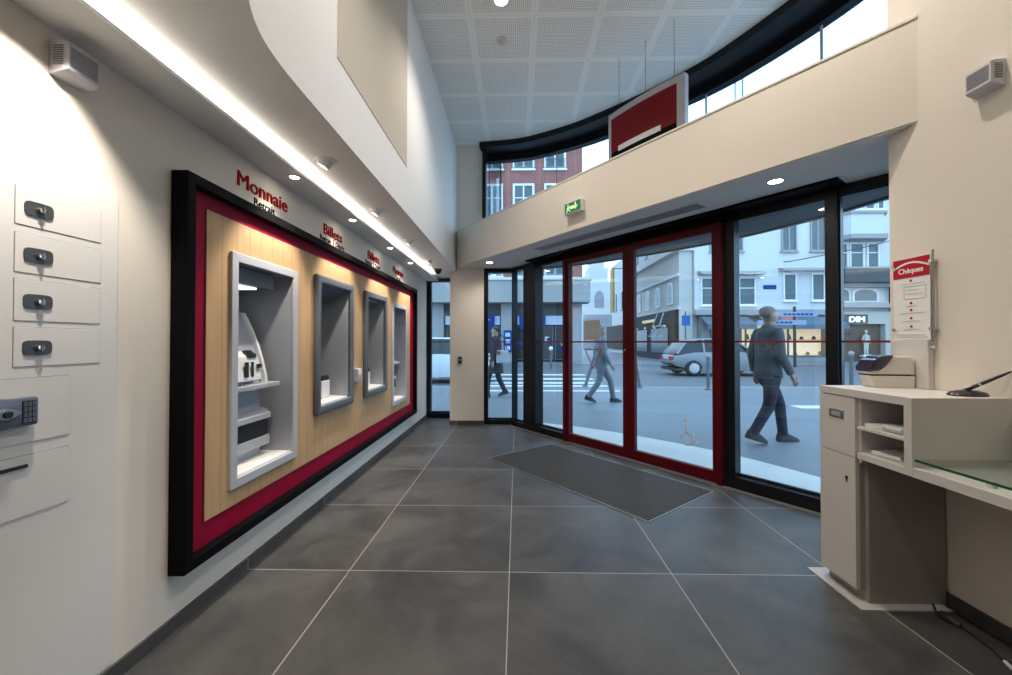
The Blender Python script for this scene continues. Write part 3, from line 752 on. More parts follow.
# downlights in the high ceiling (only the farthest shows in the photo)
for i, (x, y) in enumerate(((-.143, 3.56), (1.25, 2.1), (-.3, 1.6), (1.2, .2), (-.3, -.4), (.5, -1.6))):
    lab = 'recessed downlight in the perforated high ceiling, at the top edge of the picture' if i == 0 else 'recessed downlight in the high ceiling behind the camera'
    t = thing('recessed_downlight', lab, 'downlight', (x, y, ZC), 'downlights in the high ceiling')
    g = G(); g.lathe([(.06, 0), (.085, 0), (.082, -.008), (.06, -.008), (.06, 0)], (x, y, ZC), n=28); g.build('trim_ring', 'white', t)
    g = G(); g.lathe([(0, -.004), (.058, -.004), (.058, 0), (0, 0)], (x, y, ZC), n=24); g.build('lens', 'lamp', t)
    spot('downlight_beam', (x, y, ZC-.03), (x, y, 0), (125, 150, 120, 30, 30, 10)[i], 2.2, .8, .06, (1, .90, .78), t)
# smoke detector
sd = thing('smoke_detector', 'round white smoke detector on the perforated ceiling', 'smoke detector', (-.152, 4.04, ZC))
g = G(); g.lathe([(0, 0), (.052, 0), (.052, -.016), (.046, -.022), (0, -.022)], (-.152, 4.04, ZC), n=28); g.build('base', 'offw', sd)
g = G(); g.lathe([(0, -.022), (.036, -.022), (.034, -.042), (.022, -.05), (0, -.05)], (-.152, 4.04, ZC), n=28); g.build('sensor_head', 'offw', sd)
# dome camera
dc = thing('dome_camera', 'small black dome camera under the low ceiling by the narrow window', 'camera', (-1.2, 6.05, ZL))
g = G(); g.lathe([(0, 0), (.06, 0), (.06, -.025), (0, -.025)], (-1.2, 6.05, ZL), n=24); g.build('mount_ring', 'blk', dc)
g = G(); g.lathe([(.052, -.025), (.05, -.045), (.036, -.065), (.018, -.075), (0, -.078)], (-1.2, 6.05, ZL), n=24); g.build('dome', 'lens', dc, smooth=True)
# button box on pillar
bb = thing('push_button', 'small black door button box on the cream pillar', 'button', (-.89, 6.25, .965))
g = G(); g.box(-.922, 6.215, .965, -.862, 6.25, 1.06); g.bevel(.008, 2); g.build('housing', 'blk', bb)
g = G(); g.lathe([(0, 0), (.014, 0), (.013, .008), (0, .008)], (-.892, 6.215, 1.012), (0, -1, 0), 16); g.build('button', 'lgrey', bb)
# exit sign on the beam
def on_beam(px_s, z, d): 
    p = Vector(BA)+bd*px_s+bn*d; return (p.x, p.y, z)
TBM = frame_T((*BA, 0), (*bd, 0), (0, 0, 1))   # x along, y up, z = room side (bd x up)
zdir = Vector((*bd, 0)).cross(Vector((0, 0, 1)))
ex = thing('exit_sign', 'small green running-man emergency exit sign on the cream beam', 'exit sign', on_beam(2.5, 2.61, .0))
S0, S1, Z0, Z1 = 2.445, 2.685, 2.61, 2.733
g = G(TBM); g.box(S0, Z0, 0, S1, Z1, .055); g.bevel(.006, 2); g.build('housing', 'white', ex)
g = G(TBM); g.box(S0+.008, Z0+.012, .055, S1-.008, Z1-.008, .058); g.build('green_panel', 'green', ex)
g = G(TBM)
def poly(g, P, d0=.058, d1=.0605): g.prism([(S0+.008+a*.214, Z0+.012+b*.10) for a, b in P], d0, d1, 'z')
poly(g, [(.18, .78), (.24, .90), (.30, .78), (.24, .68)]); poly(g, [(.14, .40), (.22, .68), (.34, .62), (.30, .36), (.24, .32)])
poly(g, [(.10, .06), (.14, .04), (.26, .34), (.20, .40)]); poly(g, [(.24, .36), (.30, .34), (.42, .12), (.36, .08)]); poly(g, [(.30, .62), (.34, .52), (.46, .56), (.45, .64)])
poly(g, [(.68, .92), (.76, .92), (.76, .50), (.86, .62), (.86, .46), (.72, .18), (.58, .46), (.58, .62), (.68, .50)])
g.build('pictogram', 'pict', ex)
g = G(TBM); poly(g, [(.40, .34), (.62, .34), (.62, .62), (.40, .62)], .058, .063); g.build('status_lamp', 'amber', ex)
# slot grille in soffit
gr = thing('ceiling_grille', 'long dark linear air grille in the canopy soffit', 'air grille', (.78, 4.2, ZB0-.01))
p0 = Vector((.20, 4.93)); p1 = Vector((1.49, 3.335)); u = (p1-p0).normalized(); w_ = Vector((-u.y, u.x))
TG = frame_T((*p0, ZB0-.007), (*u, 0), (*w_, 0)); LG = (p1-p0).length
g = G(TG); g.box(-.02, -.02, -.006, LG+.02, 0, 0); g.box(-.02, .17, -.006, LG+.02, .19, 0); g.box(-.02, 0, -.006, 0, .17, 0); g.box(LG, 0, -.006, LG+.02, .17, 0); g.build('grille_frame', 'soffit', gr)
g = G(TG); g.box(0, 0, -.001, LG, .17, 0); gb = g.build('duct_back', 'dconc', gr)
g = G(TG)
for k in range(9): g.box(0, .010+k*.018, -.005, LG, .017+k*.018, -.001)
g.build('blades', 'mgrey', gr)

# hanging red sign panel behind the clerestory
hs = thing('hanging_sign', 'red and black rectangular sign with a white bar hanging in the high window', 'sign', (1.28, 4.06, 3.1))
TH = frame_T((1.013, 4.419, 0), (*bd, 0), (-bn.x, -bn.y, 0))   # along the beam, away from the room, up
TH = Matrix(((bd.x, -bn.x, 0, 1.013), (bd.y, -bn.y, 0, 4.419), (0, 0, 1, 0), (0, 0, 0, 1)))
SW, ST, SB = .897, 3.79, 3.08
def bow(x0, x1, z0, z1, d0, d1):     # slightly bowed plate: the middle stands a little nearer the room
    g = G(TH); n = 10; secs = []
    for k in range(n+1):
        x = x0+(x1-x0)*k/n; q = -.03*(1-(2*x/SW-1)**2)
        secs.append([(x, q+d0, z0), (x, q+d1, z0), (x, q+d1, z1), (x, q+d0, z1)])
    return g.loft(secs)
bow(0, SW, SB, ST, .0, .06).build('backing', 'lgrey', hs)
bow(.048, .820, 3.35, ST-.07, -.006, .0).build('red_field', 'signred', hs)
bow(.048, .820, SB+.02, 3.35, -.006, .0).build('black_field', 'black', hs)
bow(.155, .665, 3.335, 3.39, -.011, -.006).build('white_bar', 'white', hs)
for x in (.13, .46, .78):
    p = TH @ Vector((x, .02, 0)); g = G(); g.tube([(p.x, p.y, ST-.01), (p.x, p.y, ZC)], .0022, 8); g.lathe([(0, 0), (.010, 0), (.012, .02), (0, .02)], (p.x, p.y, ST-.005), n=10); g.build('suspension_wire', 'blk', hs)

# ------------------------------------------------------------------ entrance mat
em = thing('entrance_mat', 'brown-grey ribbed entrance mat sunk in the floor before the red doors', 'mat', (.69, 3.98, 0))
m0 = Vector((-.312, 4.462)); mu = Vector((1.251, -1.56)).normalized(); mw = Vector((-mu.y, mu.x)); ML, MW = 2.0, .955
TM = frame_T((*m0, 0), (*mu, 0), (*mw, 0))
g = G(TM); g.box(0, 0, .0005, ML, MW, .0015); g.build('base', 'mat_base', em)
g = G(TM); n = 32
for k in range(n):
    y = (k+.2)*MW/n; g.box(.01, y, .0015, ML-.01, y+MW/n*.55, .006)
g.build('ribs', 'mat_rib', em)
g = G(TM); 
for bx_ in ((-.008, -.008, ML+.008, 0), (-.008, MW, ML+.008, MW+.008), (-.008, 0, 0, MW), (ML, 0, ML+.008, MW)): g.box(bx_[0], bx_[1], .0005, bx_[2], bx_[3], .006)
g.build('edge_frame', 'alu', em)

# ------------------------------------------------------------------ counter on the right
XF, CY0, CY1, CZ = 1.685, 1.745, 2.265, 1.05
ct = thing('service_counter', 'beige service counter unit with letter shelves and locker against the right wall', 'counter', (1.9, 2.0, 0))
YS = 2.032
g = G(); g.box(XF, CY0, CZ-.036, WR-.004, CY1, CZ); g.build('top', 'cab', ct)
g = G(); g.box(XF, CY0, .745, WR-.004, CY0+.035, CZ-.036)   # near end panel
g.box(XF+.02, YS-.012, .69, WR-.004, YS, CZ-.036); g.box(WR-.06, CY0+.035, .745, WR-.004, YS-.012, CZ-.036)
g.box(XF, CY0, .715, WR-.004, YS-.012, .745); g.box(XF, CY0+.035, .86, WR-.06, YS-.012, .873)
g.build('letter_shelves', 'cab', ct)
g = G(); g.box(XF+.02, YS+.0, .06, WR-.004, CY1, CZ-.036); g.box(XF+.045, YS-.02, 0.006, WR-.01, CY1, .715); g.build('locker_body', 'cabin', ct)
g = G(); g.box(XF, YS+.001, .715, XF+.02, CY1-.002, CZ-.042); d1 = g.build('upper_flap', 'cab', ct)
g = G(); g.box(XF-.003, 2.10, .895, XF, 2.195, .935); g.build('name_plate', 'steel', d1)
g = G(); g.box(XF-.0045, 2.118, .905, XF-.003, 2.177, .926); g.build('engraved_area', 'mgrey', d1)
g = G(); g.box(XF, YS+.001, .062, XF+.02, CY1-.002, .711); d2 = g.build('locker_door', 'cab', ct)
g = G(); g.lathe([(0, 0), (.008, 0), (.008, .004), (0, .004)], (XF, 2.085, .60), (-1, 0, 0), 14); g.box(XF-.003, 2.082, .578, XF, 2.088, .60); g.build('keyhole', 'blk', d2)
g = G(); g.prism([(1.655, 1.965), (2.095, 1.965), (2.095, 2.33), (1.655, 2.33)], .0, .006); g.build('base_plate', 'plated', ct)
dk = thing('writing_desk', 'low beige writing desk running along the right wall with a glass top', 'desk', (1.9, 1.0, .70))
g = G(); g.box(XF, -.6, .715, WR-.004, CY0-.001, .755); g.build('desk_board', 'cab', dk)
g = G(); g.box(XF+.014, -.6, .780, WR-.012, CY0-.001, .7895); gt = g.build('glass_top', 'dglass', dk)
g = G(); g.box(XF+.010, -.6, .780, XF+.0138, CY0-.001, .7895); g.build('glass_edge', 'gedge', dk)
g = G(); g.box(WR-.03, -.6, .755, WR-.004, CY0-.001, .779); 
for yy in (1.5, .6, -.3): g.box(XF+.05, yy, .755, XF+.07, yy+.02, .779)
g.build('glass_supports', 'cab', dk)
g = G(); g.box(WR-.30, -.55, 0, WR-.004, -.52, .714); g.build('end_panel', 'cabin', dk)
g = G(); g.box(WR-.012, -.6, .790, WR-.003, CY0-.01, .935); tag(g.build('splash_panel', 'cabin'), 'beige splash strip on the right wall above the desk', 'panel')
ac = G(); ac.box(WR-.020, .2, .791, WR-.0155, 1.70, 1.175); aco = ac.build('acrylic_sheet', 'acry'); tag(aco, 'clear acrylic sheet standing on desk against the right wall', 'screen')
g = G(); g.box(WR-.0205, 1.700, .791, WR-.0150, 1.7025, 1.175); g.build('polished_edge', 'lgrey', aco)
# paper stacks
def papers(x, y, z, n, dx, dy, rz, label, skew=.004):
    t = thing('paper_stack', label, 'papers', (x, y, z), 'paper stacks in the letter shelves')
    for k in range(n):
        T = Matrix.Translation((x+random.uniform(-skew, skew)-k*skew*.4, y+random.uniform(-skew, skew)+k*skew*.5, z+k*.0048)) @ Matrix.Rotation(rz+random.uniform(-.05, .05), 4, 'Z')
        g = G(T); g.box(-dx/2, -dy/2, 0, dx/2, dy/2, .0042); g.build('sheet_bundle', 'paper', t)
papers(1.775, 1.955, .874, 4, .13, .085, .15, 'thin white form stack on upper letter shelf, on the locker side')
papers(1.80, 1.85, .874, 6, .15, .105, -.1, 'thicker white form stack on upper letter shelf, on the desk side', .007)
papers(1.80, 1.925, .746, 4, .14, .125, .2, 'white paper stack lying in the lower letter shelf')
# cheque reader
cr = thing('cheque_reader', 'cream and violet-black cheque reader on the counter top', 'cheque reader', (1.985, 2.19, CZ))
TR = Matrix.Translation((1.985, 2.185, CZ)) @ Matrix.Rotation(math.radians(-10), 4, 'Z') @ Matrix.Scale(.9, 4)
bx0, bx1, by0, by1 = -.115, .105, -.058, .058
prof_low = [(-.10, 0), (.10, 0), (.104, .07), (-.122, .07)]
g = G(TR); g.loft([[(x, y, z) for x, z in prof_low] for y in (by0, by1)]); g.bevel(.006, 2); g.build('lower_case', 'offw', cr)
g = G(TR); g.box(-.118, by0+.004, .070, .08, by1-.004, .077); g.build('cheque_slot', 'blk', cr)
prof_up = [(-.124, .077), (.104, .077), (.103, .165), (.085, .182), (-.03, .185), (-.06, .178), (-.10, .15), (-.122, .115)]
g = G(TR); g.loft([[(x, y, z) for x, z in prof_up] for y in (by0, by1)]); g.bevel(.008, 2); g.build('upper_case', 'offw', cr)
vis = [(-.128, .092), (-.131, .115), (-.108, .158), (-.066, .184), (-.03, .1905), (-.005, .1895), (-.02, .16), (-.05, .12), (-.08, .098)]
g = G(TR); g.loft([[(x, y, z) for x, z in vis] for y in (by0-.005, by0, by1, by1+.005)]); g.bevel(.003, 2); g.build('visor', 'visor', cr, smooth=True)
# desk pen
pn = thing('desk_pen', 'black desk pen resting in its oval stand on the counter', 'pen', (2.02, 1.83, CZ))
g = G(); g.loft([[(2.02+rx*math.cos(2*PI*k/24), 1.835+ry*math.sin(2*PI*k/24), CZ+z) for k in range(24)] for rx, ry, z in ((.076, .05, 0), (.078, .052, .006), (.068, .044, .016), (.04, .026, .024), (.015, .012, .026))]); g.build('stand', 'blk', pn, smooth=True)
pa = Vector((2.00, 1.835, CZ+.02)); pb = Vector((2.105, 1.745, CZ+.115)); pm = pa.lerp(pb, .33)
g = G(); g.tube([pa, pm, pa.lerp(pb, .8), pb], [.009, .008, .006, .0035], 12); g.build('pen_body', 'blk', pn, smooth=True)
g = G(); g.tube([pm, pa.lerp(pb, .38)], .0088, 12); g.build('pen_ring', 'chrome', pn)
# poster board on the right wall
pb_ = thing('poster_board', 'white and red Ch\u00e8ques instruction board on the right wall above the counter', 'poster', (WR, 2.16, 1.3))
XP = WR-.022; BY0, BY1, BZ0, BZ1 = 2.06, 2.255, 1.302, 1.735
g = G(); g.box(XP, BY0, BZ0, XP+.004, BY1, BZ1); g.build('sheet', 'paper', pb_)
TP = frame_T((XP, BY1, BZ0), (0, -1, 0), (0, 0, 1))   # x to the viewer's right, y up, normal -x
W_ = BY1-BY0; H_ = BZ1-BZ0
arc = [(W_*k/16, H_*(.885+.065*math.sin(PI*(k/16)))) for k in range(17)]
g = G(TP); g.prism([(0, H_*.765), (W_, H_*.765)] + [(W_, H_), (0, H_)], .0, .0016, 'z'); g.build('red_header', 'postred', pb_)
g = G(TP)
strip = []
for (a, b), (c, d) in zip(arc, arc[1:]): g.prism([(a, b-.006), (c, d-.006), (c, d+.004), (a, b+.004)], .0016, .0024, 'z')
g.build('white_curve', 'paper', pb_)
text_mesh('Ch\u00e8ques', .038, TP @ Matrix.Translation((W_/2, H_*.822, .002)), 'title_letters', 'paper', pb_, .0008, .0008, 'CENTER')
g = G(TP)
for zf in (.725, .45, .365, .265, .165): g.prism([(W_/2+.0065*math.cos(2*PI*k/14), H_*zf+.0065*math.sin(2*PI*k/14)) for k in range(14)], 0, .0018, 'z')
g.build('red_dots', 'postred', pb_)
g = G(TP)
for zf, a, b in ((.685, .2, .85), (.41, .35, .65), (.325, .15, .85), (.225, .25, .75), (.125, .3, .7), (.06, .08, .9), (.03, .08, .95)): g.box(W_*a, H_*zf, 0, W_*b, H_*zf+.0028, .0014)
g.ring_frame(0, 0, 0, 0, 0, 0, 0) if False else None
for a, b, c, d in ((.3, .50, .9, .505), (.3, .655, .9, .66), (.3, .50, .31, .66), (.89, .50, .9, .66), (.36, .61, .7, .616), (.36, .56, .8, .566)): g.box(W_*a, H_*b, 0, W_*c, H_*d, .0014)
g.build('printed_lines', 'paperg', pb_)
for y in (BY0-.008, BY1-.004):
    for z in (BZ0+.055, BZ1-.035):
        g = G(); g.lathe([(0, 0), (.009, 0), (.009, .03), (0, .03)], (WR, y, z), (-1, 0, 0), 14); g.build('standoff', 'chrome', pb_)
g = G(); g.box(WR-.026, BY0-.02, BZ0-.0, WR-.020, BY0-.012, BZ1+.02); g.build('side_rail', 'alu', pb_)
bk = thing('back_board', 'plain cream board on the right wall behind the cheque reader', 'panel', (WR, 2.15, CZ))
g = G(); g.box(WR-.034, 2.062, CZ+.001, WR-.001, 2.262, 1.298); g.bevel(.002, 1); g.build('board', 'cab', bk)
g = G(); g.lathe([(0, 0), (.010, 0), (.009, .014), (0, .015)], (WR-.02, 2.062, 1.265), (0, -1, 0), 14); g.build('knob', 'chrome', bk)
# cable with plug on the floor
pc = thing('power_cable', 'black power cable with inline plug lying on floor under the desk', 'cable', (1.99, 1.9, 0))
g = G(); g.tube([(1.975, 1.955, .05), (1.978, 1.945, .022), (1.982, 1.93, .012)], .005, 8); g.tube([(2.0, 1.86, .006), (2.0, 1.80, .005), (1.985, 1.72, .005), (1.96, 1.66, .005)], .004, 8); g.build('cord', 'blk', pc)
g = G(); g.tube([(1.982, 1.94, .012), (1.984, 1.93, .012), (1.994, 1.895, .012), (1.999, 1.855, .010)], [.008, .019, .020, .010], 10); g.build('inline_plug', 'blk', pc)
g = G(); g.tube([(1.96, 1.66, .006), (1.945, 1.62, .006)], .007, 10); g.build('white_connector', 'white', pc)

exec_ext = True
# ------------------------------------------------------------------ outside: ground
g = G(); g.box(-30, 2.0, -.30, 40, 11.75, -.02); s_ = g.build('pavement', 'pave'); struct(s_, 'blue-grey pavement outside the entrance')
g = G(); g.box(-60, 11.75, -.30, 70, 23.2, -.05); s_ = g.build('street', 'asphalt'); struct(s_, 'asphalt street beyond the pavement')
g = G(); g.box(-60, 23.2, -.30, 70, 140, -.0); s_ = g.build('far_pavement', 'pave'); struct(s_, 'pavement in front of the buildings opposite')
g = G(); g.box(-30, 11.62, -.29, 40, 11.80, -.012); s_ = g.build('kerb', 'concrete'); struct(s_, 'kerb stones along the street')
g = G(); AO = arc_off(.16); inn = [(-.56, 6.40)] + [(G0+D*(.02)+OUT*.06)[:2], (G0+D*4.85+OUT*.06)[:2]]
g.prism(inn + [(3.21, 2.4)] + [p[:] for p in AO[::-1] if p.y > 2.45] , -.1, -.001); s_ = g.build('threshold', 'stone'); struct(s_, 'pale stone threshold band along the glass front')
g = G()
for y, d_ in ((10.62, .24), (12.0, .45), (12.9, .5), (14.3, .55), (16.1, .6)):
    g.box(-1.7, y, -.049 if y > 11.8 else -.019, 2.75, y+d_, -.044 if y > 11.8 else -.012)
g.box(5.6, 8.0, -.019, 7.2, 8.35, -.012)
tag(g.build('road_markings', 'roadwhite'), 'white zebra crossing stripes painted on the street', 'road markings', kind='stuff')

# ------------------------------------------------------------------ outside: buildings
def bwindow(parent, x0, z0, x1, z1, y, fr=.10, cols=2, rows=2, bars=True, frame='wframe', sill=True, rail=False, dep=.10):
    g = G(); g.ring_frame(x0, z0, x1, z1, fr, y-dep, y+.02)
    for c in range(1, cols): xx = x0+(x1-x0)*c/cols; g.box(xx-.045, y-.06, z0+fr, xx+.045, y+.01, z1-fr)
    for r in range(1, rows): zz = z0+(z1-z0)*(.62 if rows == 2 else r/rows); g.box(x0+fr, y-.05, zz-.03, x1-fr, y+.01, zz+.03)
    if sill: g.box(x0-.08, y-dep-.06, z0-.10, x1+.08, y, z0)
    w = g.build('window', frame, parent)
    g = G(); g.box(x0+fr*.8, y-.02, z0+fr*.8, x1-fr*.8, y-.008, z1-fr*.8); g.build('pane', 'pane', w)
    if rail:
        g = G(); g.box(x0+.05, y-dep-.05, z0+.62, x1-.05, y-dep-.02, z0+.67); g.box(x0+.05, y-dep-.05, z0+.06, x1-.05, y-dep-.02, z0+.10)
        k = 9
        for i in range(k): xx = x0+.1+(x1-x0-.2)*i/(k-1); g.box(xx-.012, y-dep-.045, z0+.08, xx+.012, y-dep-.025, z0+.65)
        g.build('balcony_rail', 'dgrey', w)
    return w
# red brick building opposite, on the left
Y1_ = 26.0
b1 = thing('brick_building', 'red brick building with white windows over a stone shop floor, opposite on the left', 'building', (-6, 30, 0))
g = G(); g.box(-22, Y1_, 5.0, 4.25, 36, 19.5); g.build('brick_wall', 'brick', b1)
for za, zb, rl in ((5.55, 7.75, True), (9.2, 11.6, False), (12.55, 14.7, True), (16.0, 18.0, True)):
    for k in range(8):
        xc = 2.48-2.05*k
        bwindow(b1, xc-.70, za, xc+.70, zb, Y1_, .13, 2, 2, rail=rl)
g = G(); g.box(2.3, Y1_-.02, 5.0, 4.3, Y1_+.02, 5.05); g.build('string_course', 'wplaster', b1)
g = G(); g.box(-22, Y1_-.9, 3.80, 4.6, Y1_+.4, 5.2); g.build('concrete_canopy', 'concrete', b1)
g = G(); g.box(-22, Y1_-1.0, 5.2, 4.7, Y1_+.2, 5.36); g.build('white_ledge', 'wplaster', b1)
g = G(); g.box(-22, Y1_+.5, 0, 4.25, Y1_+.9, 3.8); g.build('shop_back', 'dkfront', b1)
g = G(); g.box(-22, Y1_+.2, 3.0, 4.25, Y1_+.5, 3.8); g.build('shop_lintel', 'dconc', b1)
for xc in (-11.5, -5.2, -.62, 3.75):
    g = G(); g.box(xc-.42, Y1_-.15, 0, xc+.42, Y1_+.5, 3.8); g.build('stone_pier', 'gplaster', b1)
for i, (a, b) in enumerate(((-11.0, -5.7), (-4.7, -1.1), (-.15, 3.3))):
    g = G(); g.box(a, Y1_+.08, 2.42, b, Y1_+.28, 3.0); fs = g.build('shop_fascia', 'paleblue', b1)
    g = G(); bxx = (-5.9, -1.75, .95)[i]; g.box(bxx-1.0 if i < 2 else bxx-.8, Y1_-.02, 2.15, bxx+.3 if i < 2 else bxx+.9, Y1_+.08, 3.12); bs = g.build('blue_sign', 'signblue', b1)
    g = G()
    lx = bxx-.75 if i < 2 else bxx-.55
    for k in range(2): 
        x_ = lx+k*.42
        for (p, q, r, s) in ((0, 0, .06, .5), (.06, .44, .3, .5), (.12, .0, .34, .07)) if k == 0 else ((.0, .1, .07, .5), (.14, 0, .2, .36), (.2, .3, .3, .36)): g.box(x_+p, Y1_-.035, 2.42+q, x_+r, Y1_-.02, 2.42+s)
    g.build('sign_strokes', 'white', bs)
    for k in range(4):
        xa = a+(b-a)*k/4; g = G(); g.ring_frame(xa+.05, .12, xa+(b-a)/4-.05, 2.35, .06, Y1_+.30, Y1_+.42); wf = g.build('shop_window', 'dgrey', b1)
        g = G(); g.box(xa+.1, Y1_+.36, .16, xa+(b-a)/4-.1, Y1_+.38, 2.3); g.build('shop_pane', 'shopglass', wf)
        for q in range(2):
            g = G(); xx = xa+.2+random.random()*(b-a)/4*.45; zz = .5+random.random()*1.2; g.box(xx, Y1_+.31, zz, xx+.28, Y1_+.36, zz+.36); g.build('window_poster', random.choice(['paperg', 'tan', 'signblue', 'paleblue']), wf)
g = G(); g.box(-.85, Y1_-.28, .65, -.35, Y1_-.15, 2.05); ms = g.build('blue_totem', 'signblue', b1)
g = G()
for k in range(3): g.box(-.76, Y1_-.30, .8+k*.42, -.44, Y1_-.28, 1.05+k*.42)
g.build('totem_panels', 'paleblue', ms)

# far street: church and receding pale houses
ch = thing('church', 'pale stone church tower far down the street', 'church', (15.8, 80, 0))
g = G(); g.box(12.8, 78, 0, 19.0, 84, 13.0); g.box(14.0, 78.5, 13, 17.8, 83, 15.8); g.box(14.5, 79, 15.8, 17.2, 82, 17.6); g.build('tower', 'wplaster', ch)
g = G(); g.lathe([(1.2, 0), (1.0, .7), (.3, 1.6), (0, 2.2)], (15.8, 80.5, 17.6), n=12); g.build('spire', 'gplaster', ch)
g = G(); g.prism([(15.1, 8.0), (16.9, 8.0), (16.9, 10.2), (16.5, 11), (16, 11.3), (15.5, 11), (15.1, 10.2)], 77.9, 78.05, 'y'); g.build('belfry_opening', 'gplaster', ch)
g = G(); g.box(13, 76, 0, 20, 78.2, 6.5); g.build('porch', 'gplaster', ch)
g = G(); g.box(14.8, 75.9, .2, 16.0, 76.05, 4.5); g.box(17.0, 75.9, .2, 17.8, 76.05, 4.2); g.build('door_opening', 'dconc', ch)
g = G(); g.box(4.5, 60, 0, 10.5, 68, 11.0)
g.b.free()
fh = thing('town_house', 'pale town house with a yellow banner far down the street on the right', 'house', (14, 50, 0))
g = G(); g.box(12.3, 40, 0, 22, 52, 11.0); g.build('wall', 'wplaster', fh)
g = G(); g.box(10.55, 44.0, 4.6, 10.7, 45.4, 9.5); g.box(10.6, 44.5, 9.4, 12.3, 44.6, 9.5); g.build('yellow_banner', 'yellow', fh)
g = G(); g.box(12.15, 40.1, .4, 12.3, 51.8, 3.3); g.build('shop_front', 'dkfront', fh)
for k in range(4):
    g = G(); y = 41.2+k*2.8; g.box(12.2, y, 5, 12.32, y+1.2, 7.2); g.build('window', 'pane', fh)
# receding house along the side street
rh = thing('corner_house', 'cream corner house with arched windows above a dark boutique front', 'house', (13, 32, 0))
XH = 10.95
g = G(); g.box(XH, 27.2, 0, 11.85, 38, 7.6); g.build('wall', 'cplaster', rh)
g = G(); g.box(XH-.35, 27.0, 7.45, 11.86, 38.2, 7.8); g.box(XH-.15, 27.1, 5.75, XH+.1, 38, 5.95); g.box(XH-.12, 27.1, 3.5, XH+.1, 38, 3.68); g.build('cornice', 'wplaster', rh)
g = G(); g.box(XH-.2, 27.15, 7.8, 11.85, 38, 10.2); g.build('upper_storey', 'wplaster', rh)
g = G(); g.hull8([(XH-.3, 27, 10.2), (11.85, 27, 10.2), (11.85, 38, 10.2), (XH-.3, 38, 10.2), (XH+.3, 28, 11.2), (11.8, 28, 11.2), (11.8, 37, 11.2), (XH+.3, 37, 11.2)]); g.build('roof', 'slate', rh)
for k in range(4):
    y = 28.2+k*2.4
    P = [(y, 3.95), (y+.95, 3.95), (y+.95, 5.1)] + [(y+.475+.475*math.cos(PI*j/8), 5.1+.42*math.sin(PI*j/8)) for j in range(1, 8)] + [(y, 5.1)]
    g = G(); g.prism(P, XH-.09, XH-.03, 'x'); w = g.build('arched_window', 'wframe', rh)
    g = G(); c_ = (y+.475, 4.7); g.prism([(c_[0]+(a-c_[0])*.78, c_[1]+(b-c_[1])*.86) for a, b in P], XH-.10, XH-.09, 'x'); g.build('pane', 'pane', w)
    g = G(); g.box(XH-.08-.2, y+.15, 8.2, XH-.2, y+.85, 9.6); w = g.build('window', 'pane', rh)
g = G(); g.box(XH-.25, 27.3, 0, XH, 37.8, 3.5); sf_ = g.build('shop_front', 'dkfront', rh)
g = G(); g.box(XH-.29, 28.5, .5, XH-.25, 32.0, 2.3); g.box(XH-.29, 33, .5, XH-.25, 36.5, 2.3); g.build('shop_pane', 'shopglass', sf_)
g = G()
for k in range(9): g.box(XH-.31, 31.2+k*.34, 2.85, XH-.27, 31.42+k*.34, 3.08)
g.build('gold_lettering', 'gold', sf_)
for k in range(4):
    y = 28.8+k*2.2; g = G(); g.ell((XH-.4, y, 2.42), (.09, .09, .09), 10, 6); g.build('wall_lamp', 'gold', sf_)
g = G()
for k, (y0_, z0_, y1_, z1_) in enumerate(((27.6, 3.3, 28.2, 2.4), (28.8, 3.3, 29.6, 2.4), (27.7, 2.4, 29.0, 1.7), (29.2, 2.3, 30.4, 1.7), (27.5, 2.42, 29.6, 2.42), (28.0, 1.7, 30.4, 1.7))): g.tube([(XH-.9, y0_, z0_), (XH-1.0, y1_, z1_)], .045, 6)
g.build('awning_frame', 'wplaster', sf_)
# white corner building facing the square
b2 = thing('white_building', 'white three storey building facing the square with shop awnings', 'building', (16, 28, 0))
Yw = 27.0; BX0, BX1 = 11.9, 21.3
g = G(); g.box(BX0, Yw, 3.1, BX1, 34, 15.5); g.box(BX0, Yw+.6, 0, BX1, 34, 3.1); g.build('wall', 'wplaster', b2)
for xa, xb in ((12.9, 13.9), (14.4, 15.1), (17.65, 18.65), (19.55, 20.55)):
    for za in (7.35, 11.4): bwindow(b2, xa, za, xb, za+2.2, Yw, .08, 2, 1, frame='gplaster')
for xa, xb in ((17.75, 18.6), (19.6, 20.45)): bwindow(b2, xa, 4.05, xb, 5.85, Yw, .07, 1, 1, frame='wframe')
for xa, xb in ((12.3, 13.4), (13.5, 14.7), (14.8, 15.9)): bwindow(b2, xa, 3.75, xb, 5.6, Yw, .07, 1, 2)
g = G(); g.prism([(Yw-.55, 5.98), (Yw, 5.98), (Yw, 6.25), (Yw-.5, 6.12)], 17.45, 20.8, 'x'); g.prism([(Yw-.6, 5.75), (Yw, 5.75), (Yw, 6.05), (Yw-.5, 5.95)], 12.1, 16.3, 'x'); g.build('hood_mould', 'gplaster', b2)
g = G(); g.box(BX0-.05, Yw-.25, 3.1, BX1, Yw, 3.45); g.build('string_course', 'gplaster', b2)
g = G(); g.box(16.45, Yw-.03, 4.82, 17.3, Yw, 5.1); g.build('street_plate', 'signblue', b2)
for i, (a, b, m_) in enumerate(((12.2, 15.3, 'awn'), (16.0, 18.3, 'awn'), (18.3, 21.1, 'awnb'))):
    g = G(); g.loft([[(a+k*(b-a), Yw-1.2, 2.35), (a+k*(b-a), Yw, 3.02), (a+k*(b-a), Yw+.02, 3.08), (a+k*(b-a), Yw-1.22, 2.42)] for k in (0, 1)]); g.box(a, Yw-1.23, 2.12, b, Yw-1.2, 2.40); g.build('awning', m_, b2)
